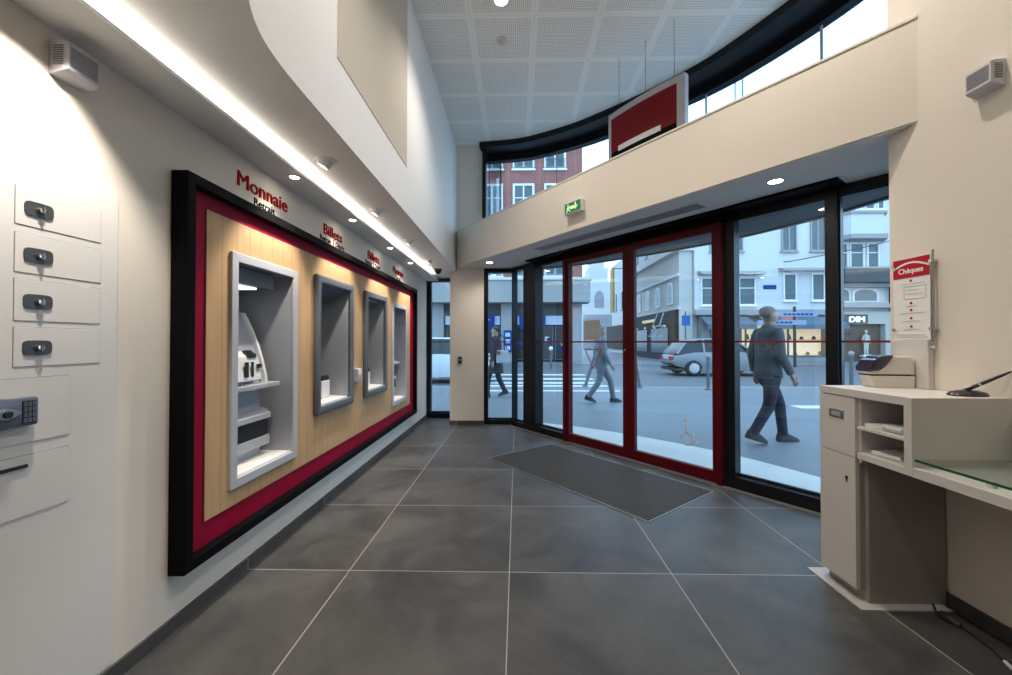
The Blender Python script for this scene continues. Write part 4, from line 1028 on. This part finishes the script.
for i, (a, b) in enumerate(((13.0, 14.9), (15.3, 16.6), (18.1, 20.55))):
    g = G(); g.box(a, Yw+.45, .40, b, Yw+.55, 2.55); dsp = g.build('shop_display', 'shoplit', b2)
    g = G(); g.box(a, Yw-.02, .38, b, Yw+.0, .40); g.ring_frame(a-.08, .30, b+.08, 2.62, .08, Yw-.05, Yw+.05); g.build('shop_window_frame', 'dgrey', b2)
    g = G(); g.box(a+.05, Yw+.25, 1.42, b-.05, Yw+.44, 1.46); g.build('display_shelf', 'shelfw', b2)
    for k in range(6):
        x = a+.15+(b-a-.4)*k/5; g = G(); h = .18+.22*random.random()
        z = (.42 if k % 2 else 1.47); g.hull8([(x, Yw+.27, z), (x+.22, Yw+.27, z), (x+.22, Yw+.4, z), (x, Yw+.4, z), (x+.04, Yw+.3, z+h), (x+.15, Yw+.3, z+h), (x+.15, Yw+.37, z+h), (x+.04, Yw+.37, z+h)]); g.build('displayed_goods', 'goods' if k % 2 == 0 else 'tan', b2)
g = G(); g.box(BX0, Yw-.02, 0, BX1, Yw+.6, .32); g.build('plinth', 'gplaster', b2)
for xc in (12.6, 17.0, 20.95): g = G(); g.box(xc-.3, Yw-.02, .3, xc+.3, Yw+.6, 3.1); g.build('shop_pier', 'concrete', b2)
g = G(); g.box(16.95, Yw-1.0, 2.65, 17.95, Yw-.9, 3.1); g.build('projecting_sign', 'pink', b2)
g = G(); g.tube([(20.9, Yw-.06, 3.4), (20.9, Yw-.06, 15)], .05, 8); g.build('drain_pipe', 'gplaster', b2)
# bay windowed building with lingerie shop
b3 = thing('bay_building', 'pale building with bay window over a shop signed DIM, on the far right', 'building', (24, 28, 0))
CX0, CX1 = 21.35, 25.2
g = G(); g.box(CX0, Yw+.3, 3.3, CX1, 34, 15.5); g.build('wall', 'wplaster', b3)
def bay(z0, z1): 
    P = [(CX0+.05, Yw+.3), (CX0+.5, Yw-.5), (24.0, Yw-.5), (24.5, Yw+.3)]
    return P
g = G(); g.prism(bay(0, 0), 8.3, 11.8); g.build('bay', 'wplaster', b3)
g = G(); g.prism([(CX0, Yw+.3), (CX0+.4, Yw-.65), (24.1, Yw-.65), (24.7, Yw+.3)], 8.05, 8.35); g.prism([(CX0, Yw+.3), (CX0+.4, Yw-.62), (24.1, Yw-.62), (24.7, Yw+.3)], 9.7, 9.85); g.build('bay_ledge', 'gplaster', b3)
for a, b in ((21.95, 22.55), (22.7, 23.35), (23.5, 23.95)): bwindow(b3, a, 9.95, b, 11.5, Yw-.5, .06, 1, 1)
for a, b in ((21.5, 22.25), (22.35, 23.3), (23.5, 24.3)): bwindow(b3, a, 6.25, b, 7.95, Yw+.3, .08, 1, 2)
g = G(); g.box(CX0, Yw-.6, 5.2, 25.1, Yw+.3, 6.1); g.build('balcony_parapet', 'dconc', b3)
g = G(); g.box(CX0, Yw-.65, 6.08, 25.15, Yw-.3, 6.2); g.box(CX0, Yw-.5, 3.55, 25.1, Yw+.3, 3.85); g.box(CX0, Yw-.2, 4.95, 25.1, Yw+.3, 5.2); g.build('ledge', 'gplaster', b3)
for a, b in ((21.6, 22.3), (22.5, 24.2)):
    P = [(a, 4.0), (b, 4.0), (b, 4.55)] + [(((a+b)/2)+(b-a)/2*math.cos(PI*j/8), 4.55+.33*math.sin(PI*j/8)) for j in range(1, 8)] + [(a, 4.55)]
    g = G(); g.prism(P, Yw+.2, Yw+.3, 'y'); w = g.build('arched_window', 'wframe', b3); c_ = ((a+b)/2, 4.4)
    g = G(); g.prism([(c_[0]+(p-c_[0])*.86, c_[1]+(q-c_[1])*.86) for p, q in P], Yw+.19, Yw+.2, 'y'); g.build('pane', 'pane', w)
g = G(); g.box(CX0, Yw-.1, 2.5, 25.0, Yw+.3, 3.3); g.box(24.35, Yw-.1, 0, 25.0, Yw+.3, 2.5); g.build('shop_surround', 'cplaster', b3)
g = G(); g.box(CX0, Yw+.28, 0, 24.4, Yw+.34, 2.5); g.build('shop_interior', 'goods', b3)
text_mesh('DIM', .52, frame_T((21.98, Yw-.14, 2.62), (1, 0, 0), (0, 0, 1)), 'shop_letters', 'litletters', b3, .03, 0, width=.98, fat=.018)
g = G(); g.box(CX0, Yw-.12, 2.52, 23.2, Yw-.1, 3.12); g.build('sign_board', 'dconc', b3)
g = G(); g.box(24.95, Yw-.3, 0, 25.25, Yw+.3, 6.0); g.build('dark_pipe_pier', 'dkfront', b3)
b4 = thing('brick_house', 'red brick house strip beyond the bay building, at the right wall edge', 'building', (27, 29, 0))
g = G(); g.box(25.25, Yw+.4, 0, 34, 34, 14); g.build('brick_wall', 'brick', b4)
for za in (4.2, 8.6): bwindow(b4, 25.75, za, 26.8, za+2.6, Yw+.4, .12, 1, 2)
mq = thing('shop_mannequin', 'cream mannequin standing in the DIM shop window', 'mannequin', (23.25, Yw+.1, .35))
g = G(); x_, y_ = 23.25, Yw+.1
g.tube([(x_, y_, 1.32), (x_, y_, 1.55), (x_, y_, 1.72), (x_, y_, 1.80)], [.13, .12, .17, .06], 12); g.tube([(x_, y_, 1.8), (x_, y_, 1.88)], .045, 10); g.ell((x_, y_, 1.98), (.085, .1, .125))
for s in (-1, 1):
    g.tube([(x_+s*.17, y_, 1.72), (x_+s*.24, y_, 1.45), (x_+s*.2, y_-.05, 1.2)], [.05, .042, .03], 10); g.tube([(x_+s*.07, y_, 1.34), (x_+s*.08, y_, .9), (x_+s*.08, y_, .45)], [.085, .06, .038], 10)
g.build('figure', 'mannequin', mq, smooth=True)
g = G(); g.box(x_-.3, y_-.15, .30, x_+.3, y_+.15, .45); g.build('display_block', 'white', mq)

# ------------------------------------------------------------------ street furniture
def bollard(x, y, h, label, lean=(0, 0), top=True, r=.045):
    t = thing('bollard', label, 'bollard', (x, y, -.02), 'bollards along the kerb')
    tp = Vector((x+lean[0], y+lean[1], h))
    g = G(); g.tube([(x, y, -.02), Vector((x, y, -.02)).lerp(tp, .95), tp], [r, r*.9, r*.9], 14); g.build('post', 'bollard', t, smooth=True)
    g = G(); g.lathe([(0, 0), (r*2, 0), (r*1.9, .03), (r*1.1, .05), (0, .05)], (x, y, -.02), n=16); g.build('foot', 'bollard', t)
    if top: g = G(); g.ell(tp+Vector((0, 0, .05)), (r*1.45, r*1.45, r*1.45), 14, 8); g.build('ball_cap', 'concrete', t, smooth=True)
    return t
bollard(3.53, 11.58, .82, 'grey kerb bollard just right of the gap between the door leaves', (-.13, 0))
bollard(5.25, 11.1, .85, 'grey ball-topped kerb bollard at the right edge of the red door')
bollard(2.0, 11.8, .95, 'leaning grey kerb bollard behind the left door leaf', (.3, 0), False)
bollard(6.22, 9.7, 1.2, 'tall dark bollard on the pavement behind the walker in the grey jacket', (0, 0), False)
bollard(8.3, 10.1, .95, 'ball-topped bollard showing just above the service counter')
sp_ = thing('direction_signpost', 'dark signpost with two blue direction blades in front of the lit shop', 'signpost', (15.0, 21.9, -.05))
g = G(); g.tube([(15.0, 21.9, -.05), (15.0, 21.9, 3.2)], .075, 10); g.build('post', 'blk', sp_)
for x0, x1, z in ((14.1, 16.1, 2.66), (13.0, 15.5, 2.22)):
    g = G(); g.prism([(x0, z), (x1, z), (x1, z+.25), (x0, z+.25), (x0-.15, z+.125)], 21.72, 21.78, 'y'); bl = g.build('sign_blade', 'blade', sp_)
    g = G()
    for k in range(7): g.box(x0+.2+k*.23, 21.70, z+.08, x0+.36+k*.23, 21.72, z+.17)
    g.build('lettering', 'signblue', bl)
ps = thing('parking_sign', 'small blue square street sign on a pole before the dark boutique', 'sign', (9.8, 23.5, 0))
g = G(); g.tube([(9.86, 23.6, 0), (9.86, 23.6, 3.1)], .04, 8); g.build('pole', 'bollard', ps)
g = G(); g.box(9.62, 23.5, 2.25, 10.1, 23.55, 2.85); g.build('plate', mat('sky_blue_sign', (.015, .09, .32), .5), ps)
lp = thing('street_pole', 'thin grey pole standing in the zebra crossing view, left of the doors', 'pole', (1.65, 19.5, -.05))
g = G(); g.tube([(1.65, 19.5, -.05), (1.65, 19.5, .95)], .05, 8); g.build('post', 'bollard', lp); g = G(); g.ell((1.65, 19.5, .98), (.1, .1, .1), 10, 6); g.build('ball_cap', 'white', lp)
wr = thing('overhead_cable', 'dark overhead cable strung across the street towards the bay building', 'cable', (15, 22, 5))
g = G(); g.tube([(12, 40, 8.2), (18, 26.6, 6.6), (22, 25.8, 7.3), (26, 25.6, 8.3)], .03, 6); g.build('wire', 'blk', wr)

# ------------------------------------------------------------------ cars
def car(x, y, rz, paint, label):
    t = thing('car', label, 'car', (0, 0, 0))
    ST = [(-2.1, .52, .62, .70), (-1.95, .40, .80, .78), (-1.2, .22, .92, .86), (-.4, .20, .94, .88), (.6, .20, .93, .88), (1.3, .22, .86, .86), (1.9, .30, .74, .78), (2.1, .42, .60, .66)]
    g = G(); secs = []
    for X, zb, zt, w in ST: secs.append([(X, -w*.92, zb), (X, -w, (zb+zt)/2), (X, -w*.95, zt), (X, -w*.4, zt+.03), (X, w*.4, zt+.03), (X, w*.95, zt), (X, w, (zb+zt)/2), (X, w*.92, zb)])
    g.loft(secs); g.build('body', paint, t, smooth=True)
    CS = [(-1.95, .82, .70, .72), (-1.55, 1.32, .60, .70), (-.9, 1.44, .58, .76), (-.1, 1.45, .58, .78), (.45, 1.36, .58, .78), (1.15, .90, .64, .74)]
    g = G(); g.loft([[(X, -wb, .86), (X, -wr_, zt), (X, wr_, zt), (X, wb, .86)] for X, zt, wr_, wb in CS]); g.build('windows', 'carglass', t, smooth=True)
    g = G(); g.loft([[(X, -.60, z-.02), (X, -.5, z+.03), (X, .5, z+.03), (X, .60, z-.02)] for X, z in ((-1.5, 1.33), (-.9, 1.45), (-.1, 1.46), (.42, 1.37))]); g.build('roof', paint, t, smooth=True)
    for s in (-1, 1):
        g = G()
        for a, b in (((-.85, s*.765, .9), (-.85, s*.595, 1.44)), ((.25, s*.79, .9), (.2, s*.6, 1.42)), ((1.12, s*.75, .9), (.45, s*.6, 1.37)), ((-1.9, s*.72, .86), (-1.5, s*.61, 1.33))): g.tube([a, b], .045, 6)
        g.build('pillar', paint, t)
        g = G(); g.box(.75, s*.84, .92, .95, s*1.0, 1.05); g.build('mirror', paint, t)
        for X in (-1.3, 1.32):
            g = G(); g.lathe([(0, -.10), (.24, -.10), (.31, -.07), (.31, .07), (.24, .10), (0, .10)], (X, s*.80, .31), (0, 1, 0), 22); w = g.build('wheel', 'tyre', t)
            g = G(); g.lathe([(0, 0), (.20, 0), (.17, .02), (.05, .03), (0, .03)], (X, s*.90, .31), (0, s, 0), 18); g.build('hub', 'lgrey', w)
        g = G(); g.box(1.92, s*.45, .55, 2.12, s*.70, .68); g.build('headlight', 'lightw', t)
        g = G(); g.box(-2.13, s*.45, .62, -1.98, s*.72, .76); g.build('tail_light', 'lightred', t)
    g = G(); g.box(-2.0, -.80, .20, 2.0, .80, .32); g.build('underbody', 'blk', t)
    g = G(); g.box(2.09, -.26, .42, 2.13, .26, .54); g.build('number_plate', 'white', t)
    t.location = (x, y, -.042); t.rotation_euler = (0, 0, rz)
    return t
car(8.2, 16.6, 0, 'silver', 'silver hatchback crossing the street behind the right door leaf')
car(-2.9, 13.6, PI, 'wcar', 'white car seen through the narrow window by the pillar')

# ------------------------------------------------------------------ people
def skinned(name, V, E_, R, m, parent, sub=2, root=0):
    me = bpy.data.meshes.new(name); me.from_pydata([tuple(v) for v in V], E_, [])
    o = bpy.data.objects.new(name, me); C.objects.link(o)
    sk = o.modifiers.new('s', 'SKIN'); sk.use_smooth_shade = True
    for i, r in enumerate(R):
        d = me.skin_vertices[0].data[i]; d.radius = r if isinstance(r, tuple) else (r, r); d.use_root = (i == root)
    ss = o.modifiers.new('u', 'SUBSURF'); ss.levels = sub; ss.render_levels = sub
    bpy.context.view_layer.update()
    nm = bpy.data.meshes.new_from_object(o.evaluated_get(bpy.context.evaluated_depsgraph_get()))
    bpy.data.objects.remove(o); bpy.data.meshes.remove(me)
    nm.name = name; nm.materials.clear(); nm.materials.append(M[m])
    for p in nm.polygons: p.use_smooth = True
    o2 = bpy.data.objects.new(name, nm); C.objects.link(o2); o2.parent = parent; ORG[o2.name] = Vector((0, 0, 0))
    return o2
class Chain:
    def __init__(s): s.V = []; s.E = []; s.R = []
    def add(s, p, r, par=None):
        s.V.append(Vector(p)); s.R.append(r); i = len(s.V)-1
        if par is not None: s.E.append((par, i))
        return i
    def chain(s, pts, par):
        for p, r in pts: par = s.add(p, r, par)
        return par
def person(label, loc, rz, st, up, low, hair, coat_len=0, sw=1.0, height=1.74, shoe='shoe', hairlong=False):
    """faces +X; st = half stride, walking"""
    t = thing('person', label, 'person', (0, 0, 0))
    hip = .93; sh = 1.43
    J = {}
    for s, fx in ((1, 1), (-1, -1)):     # left leg forward, right leg back
        f = fx*st
        hp = Vector((0, s*.09, hip-.02))
        if fx > 0: kn = Vector((f*.62+.05, s*.09, .50)); an = Vector((f, s*.085, .09))
        else: kn = Vector((f*.30+.03, s*.09, .49)); an = Vector((f, s*.085, .15))
        J[s] = (hp, kn, an)
    A = {}
    for s in (1, -1):                  # arms swing opposite
        f = -s*st*.75*sw
        A[s] = (Vector((0, s*.19, sh)), Vector((f*.45-.03, s*.24, 1.14)), Vector((f+.05, s*.23, .90)))
    b = Chain(); pel = b.add((0, 0, hip), (.12, .14)); ch_ = b.add((0, 0, 1.12), (.105, .13), pel); c2 = b.add((.01, 0, 1.33), (.11, .15), ch_)
    nk = b.add((.015, 0, 1.49), .052, c2); h0 = b.add((.03, 0, 1.56), (.07, .062), nk); h1 = b.add((.035, 0, 1.64), (.092, .074), h0); h2 = b.add((.03, 0, 1.71), (.075, .066), h1)
    b.add((.135, 0, 1.615), .014, h1)
    for s in (1, -1):
        b.add((.025, s*.088, 1.625), .014, h1)
        hp, kn, an = J[s]
        k = b.chain([(hp, .075), (hp.lerp(kn, .5), .068), (kn, .050), (kn.lerp(an, .35), .050), (an, .032)], pel)
        b.chain([(an+Vector((.06, 0, -.06)), .02)], k)
        a0, a1, a2 = A[s]
        k = b.chain([(a0, .055), (a0.lerp(a1, .5), .046), (a1, .038), (a1.lerp(a2, .4), .036), (a2, .024)], c2)
        dv = (a2-a1).normalized(); pm_ = b.add(a2+dv*.055, (.022, .03), k)
        fw = Vector((1, 0, 0)); fw = (fw-dv*fw.dot(dv)).normalized(); ins = Vector((0, -s, 0))
        for q, ln in ((-.024, .060), (-.008, .074), (.008, .078), (.024, .068)):
            kk = b.add(a2+dv*.10+fw*q, .0095, pm_); kk = b.add(a2+dv*(.10+ln*.55)+fw*q+ins*.008, .009, kk); b.add(a2+dv*(.10+ln*.95)+fw*q+ins*.022, .0075, kk)
        th = b.add(a2+dv*.05+fw*.036+ins*.008, .011, pm_); b.add(a2+dv*.095+fw*.05+ins*.02, .009, th)
    skinned('body', b.V, b.E, b.R, 'skin', t)
    def ring(cx, cy, z, rx, ry, n=20): return [(cx+rx*math.cos(2*PI*k/n), cy+ry*math.sin(2*PI*k/n), z) for k in range(n)]
    g = G(); hem = hip-.09-coat_len
    secs = [ring(0, 0, hem, .15+coat_len*.15, .19+coat_len*.1), ring(0, 0, hip+.06, .14, .18), ring(0, 0, 1.12, .135, .172), ring(.005, 0, 1.27, .142, .19), ring(.0, 0, 1.37, .128, .20), ring(.0, 0, 1.425, .105, .18), ring(.008, 0, 1.465, .088, .125), ring(.014, 0, 1.51, .070, .074)]
    g.loft(secs)
    for s in (1, -1):
        a0, a1, a2 = A[s]
        g.tube([a0+Vector((0, -s*.06, .0)), a0+Vector((0, -s*.005, -.012)), a0.lerp(a1, .25), a0.lerp(a1, .6), a1, a1.lerp(a2, .5), a1.lerp(a2, .97)], [.055, .074, .07, .062, .056, .05, .043], 14)
    g.build('jacket', up, t, smooth=True)
    g = G(); g.loft([ring(0, 0, hip-.12, .125, .165), ring(0, 0, hip-.02, .125, .164), ring(0, 0, hip+.04, .115, .150)])
    for s in (1, -1):
        hp, kn, an = J[s]
        g.tube([hp+Vector((0, 0, .05)), hp+Vector((0, 0, -.06)), hp.lerp(kn, .45), kn.lerp(hp, .12), kn.lerp(an, .12), kn.lerp(an, .5), kn.lerp(an, 1.02)], [.09, .100, .088, .072, .068, .062, .058], 16)
    g.build('trousers', low, t, smooth=True)
    for s in (1, -1):
        an = J[s][2]; tilt = 0 if s > 0 else -.28
        T = Matrix.Translation(an) @ Matrix.Rotation(-tilt, 4, 'Y')
        g = G(T); secs = []
        for X, w, zt in ((-.075, .030, -.01), (-.06, .038, .03), (0, .04, .035), (.06, .043, .012), (.13, .045, -.022), (.18, .036, -.045), (.20, .018, -.06)):
            secs.append([(X, -w, -.09), (X, -w, (zt-.09)/2), (X, -w*.6, zt), (X, w*.6, zt), (X, w, (zt-.09)/2), (X, w, -.09)])
        g.loft(secs); ORG_t = ORG[t.name]; g.build('shoe', shoe, t, smooth=True)
    g = G()
    if hairlong: g.ell((-.005, 0, 1.655), (.108, .094, .115)); g.ell((-.05, 0, 1.55), (.06, .085, .13))
    else: g.ell((-.002, 0, 1.685), (.100, .088, .078))
    g.build('hair', hair, t, smooth=True)
    for s in (1, -1): g = G(); g.ell((.100, s*.03, 1.645), (.008, .011, .008), 8, 6); g.build('eye', 'ink', t)
    t.location = loc; t.rotation_euler = (0, 0, rz); t.scale = (height/1.76,)*3
    return t
person('person striding past the right window in grey jacket and navy trousers', (3.27, 5.28, -.02), 0, .24, 'coatg', 'jeans', 'hairg', sw=.5, height=1.78)
p2_ = person('person in a dark coat walking by the zebra crossing left of the doors', (-.50, 9.55, -.02), PI*.92, .2, 'coatd', 'coatd', 'hairb', coat_len=.25, sw=.4, height=1.70)
person('person in pale blue-grey clothes walking behind the left door leaf', (1.82, 8.72, -.02), 0, .30, 'pale', 'pale', 'hairg', sw=.5, height=1.66, shoe='shoe')
hb = thing('shoulder_bag', 'pale shoulder bag with red patch carried by the person in dark coat', 'bag', (-.36, 9.33, .75))
g = G(); g.box(-.48, 9.28, .80, -.20, 9.36, 1.10); g.bevel(.02, 2); g.build('bag_body', 'bag', hb)
g = G(); g.box(-.46, 9.272, 1.0, -.38, 9.28, 1.08); g.build('red_patch', 'bagred', hb)
g = G(); g.tube([(-.46, 9.32, 1.08), (-.44, 9.42, 1.40), (-.40, 9.50, 1.48), (-.30, 9.42, 1.40), (-.22, 9.32, 1.08)], .012, 8); g.build('strap', 'coatd', hb)

# ------------------------------------------------------------------ world, camera
w = bpy.data.worlds.new('dusk_sky'); SC.world = w; w.use_nodes = True
bg = w.node_tree.nodes['Background']; bg.inputs[0].default_value = (.48, .735, 1.0, 1); bg.inputs[1].default_value = 3.3
cam = bpy.data.cameras.new('camera'); co = bpy.data.objects.new('camera', cam); C.objects.link(co)
cam.sensor_fit = 'HORIZONTAL'; cam.sensor_width = 36.0; cam.lens = 400.0/1012*36.0
cam.shift_x = -3.3/1012; cam.clip_start = .02; cam.clip_end = 400
co.location = (0, 0, 1.29); co.rotation_euler = (PI/2+.0115, 0, math.radians(1.1))
SC.camera = co
SC.view_settings.view_transform = 'Standard'
try: SC.view_settings.look = 'None'
except Exception: pass
SC.view_settings.exposure = 0.0; SC.view_settings.gamma = 1.0; SC.view_settings.use_curve_mapping = False
SC.cycles.max_bounces = 10; SC.cycles.transparent_max_bounces = 16; SC.cycles.diffuse_bounces = 5
SC.cycles.sample_clamp_indirect = 6.0
SC.cycles.caustics_reflective = False; SC.cycles.caustics_refractive = False
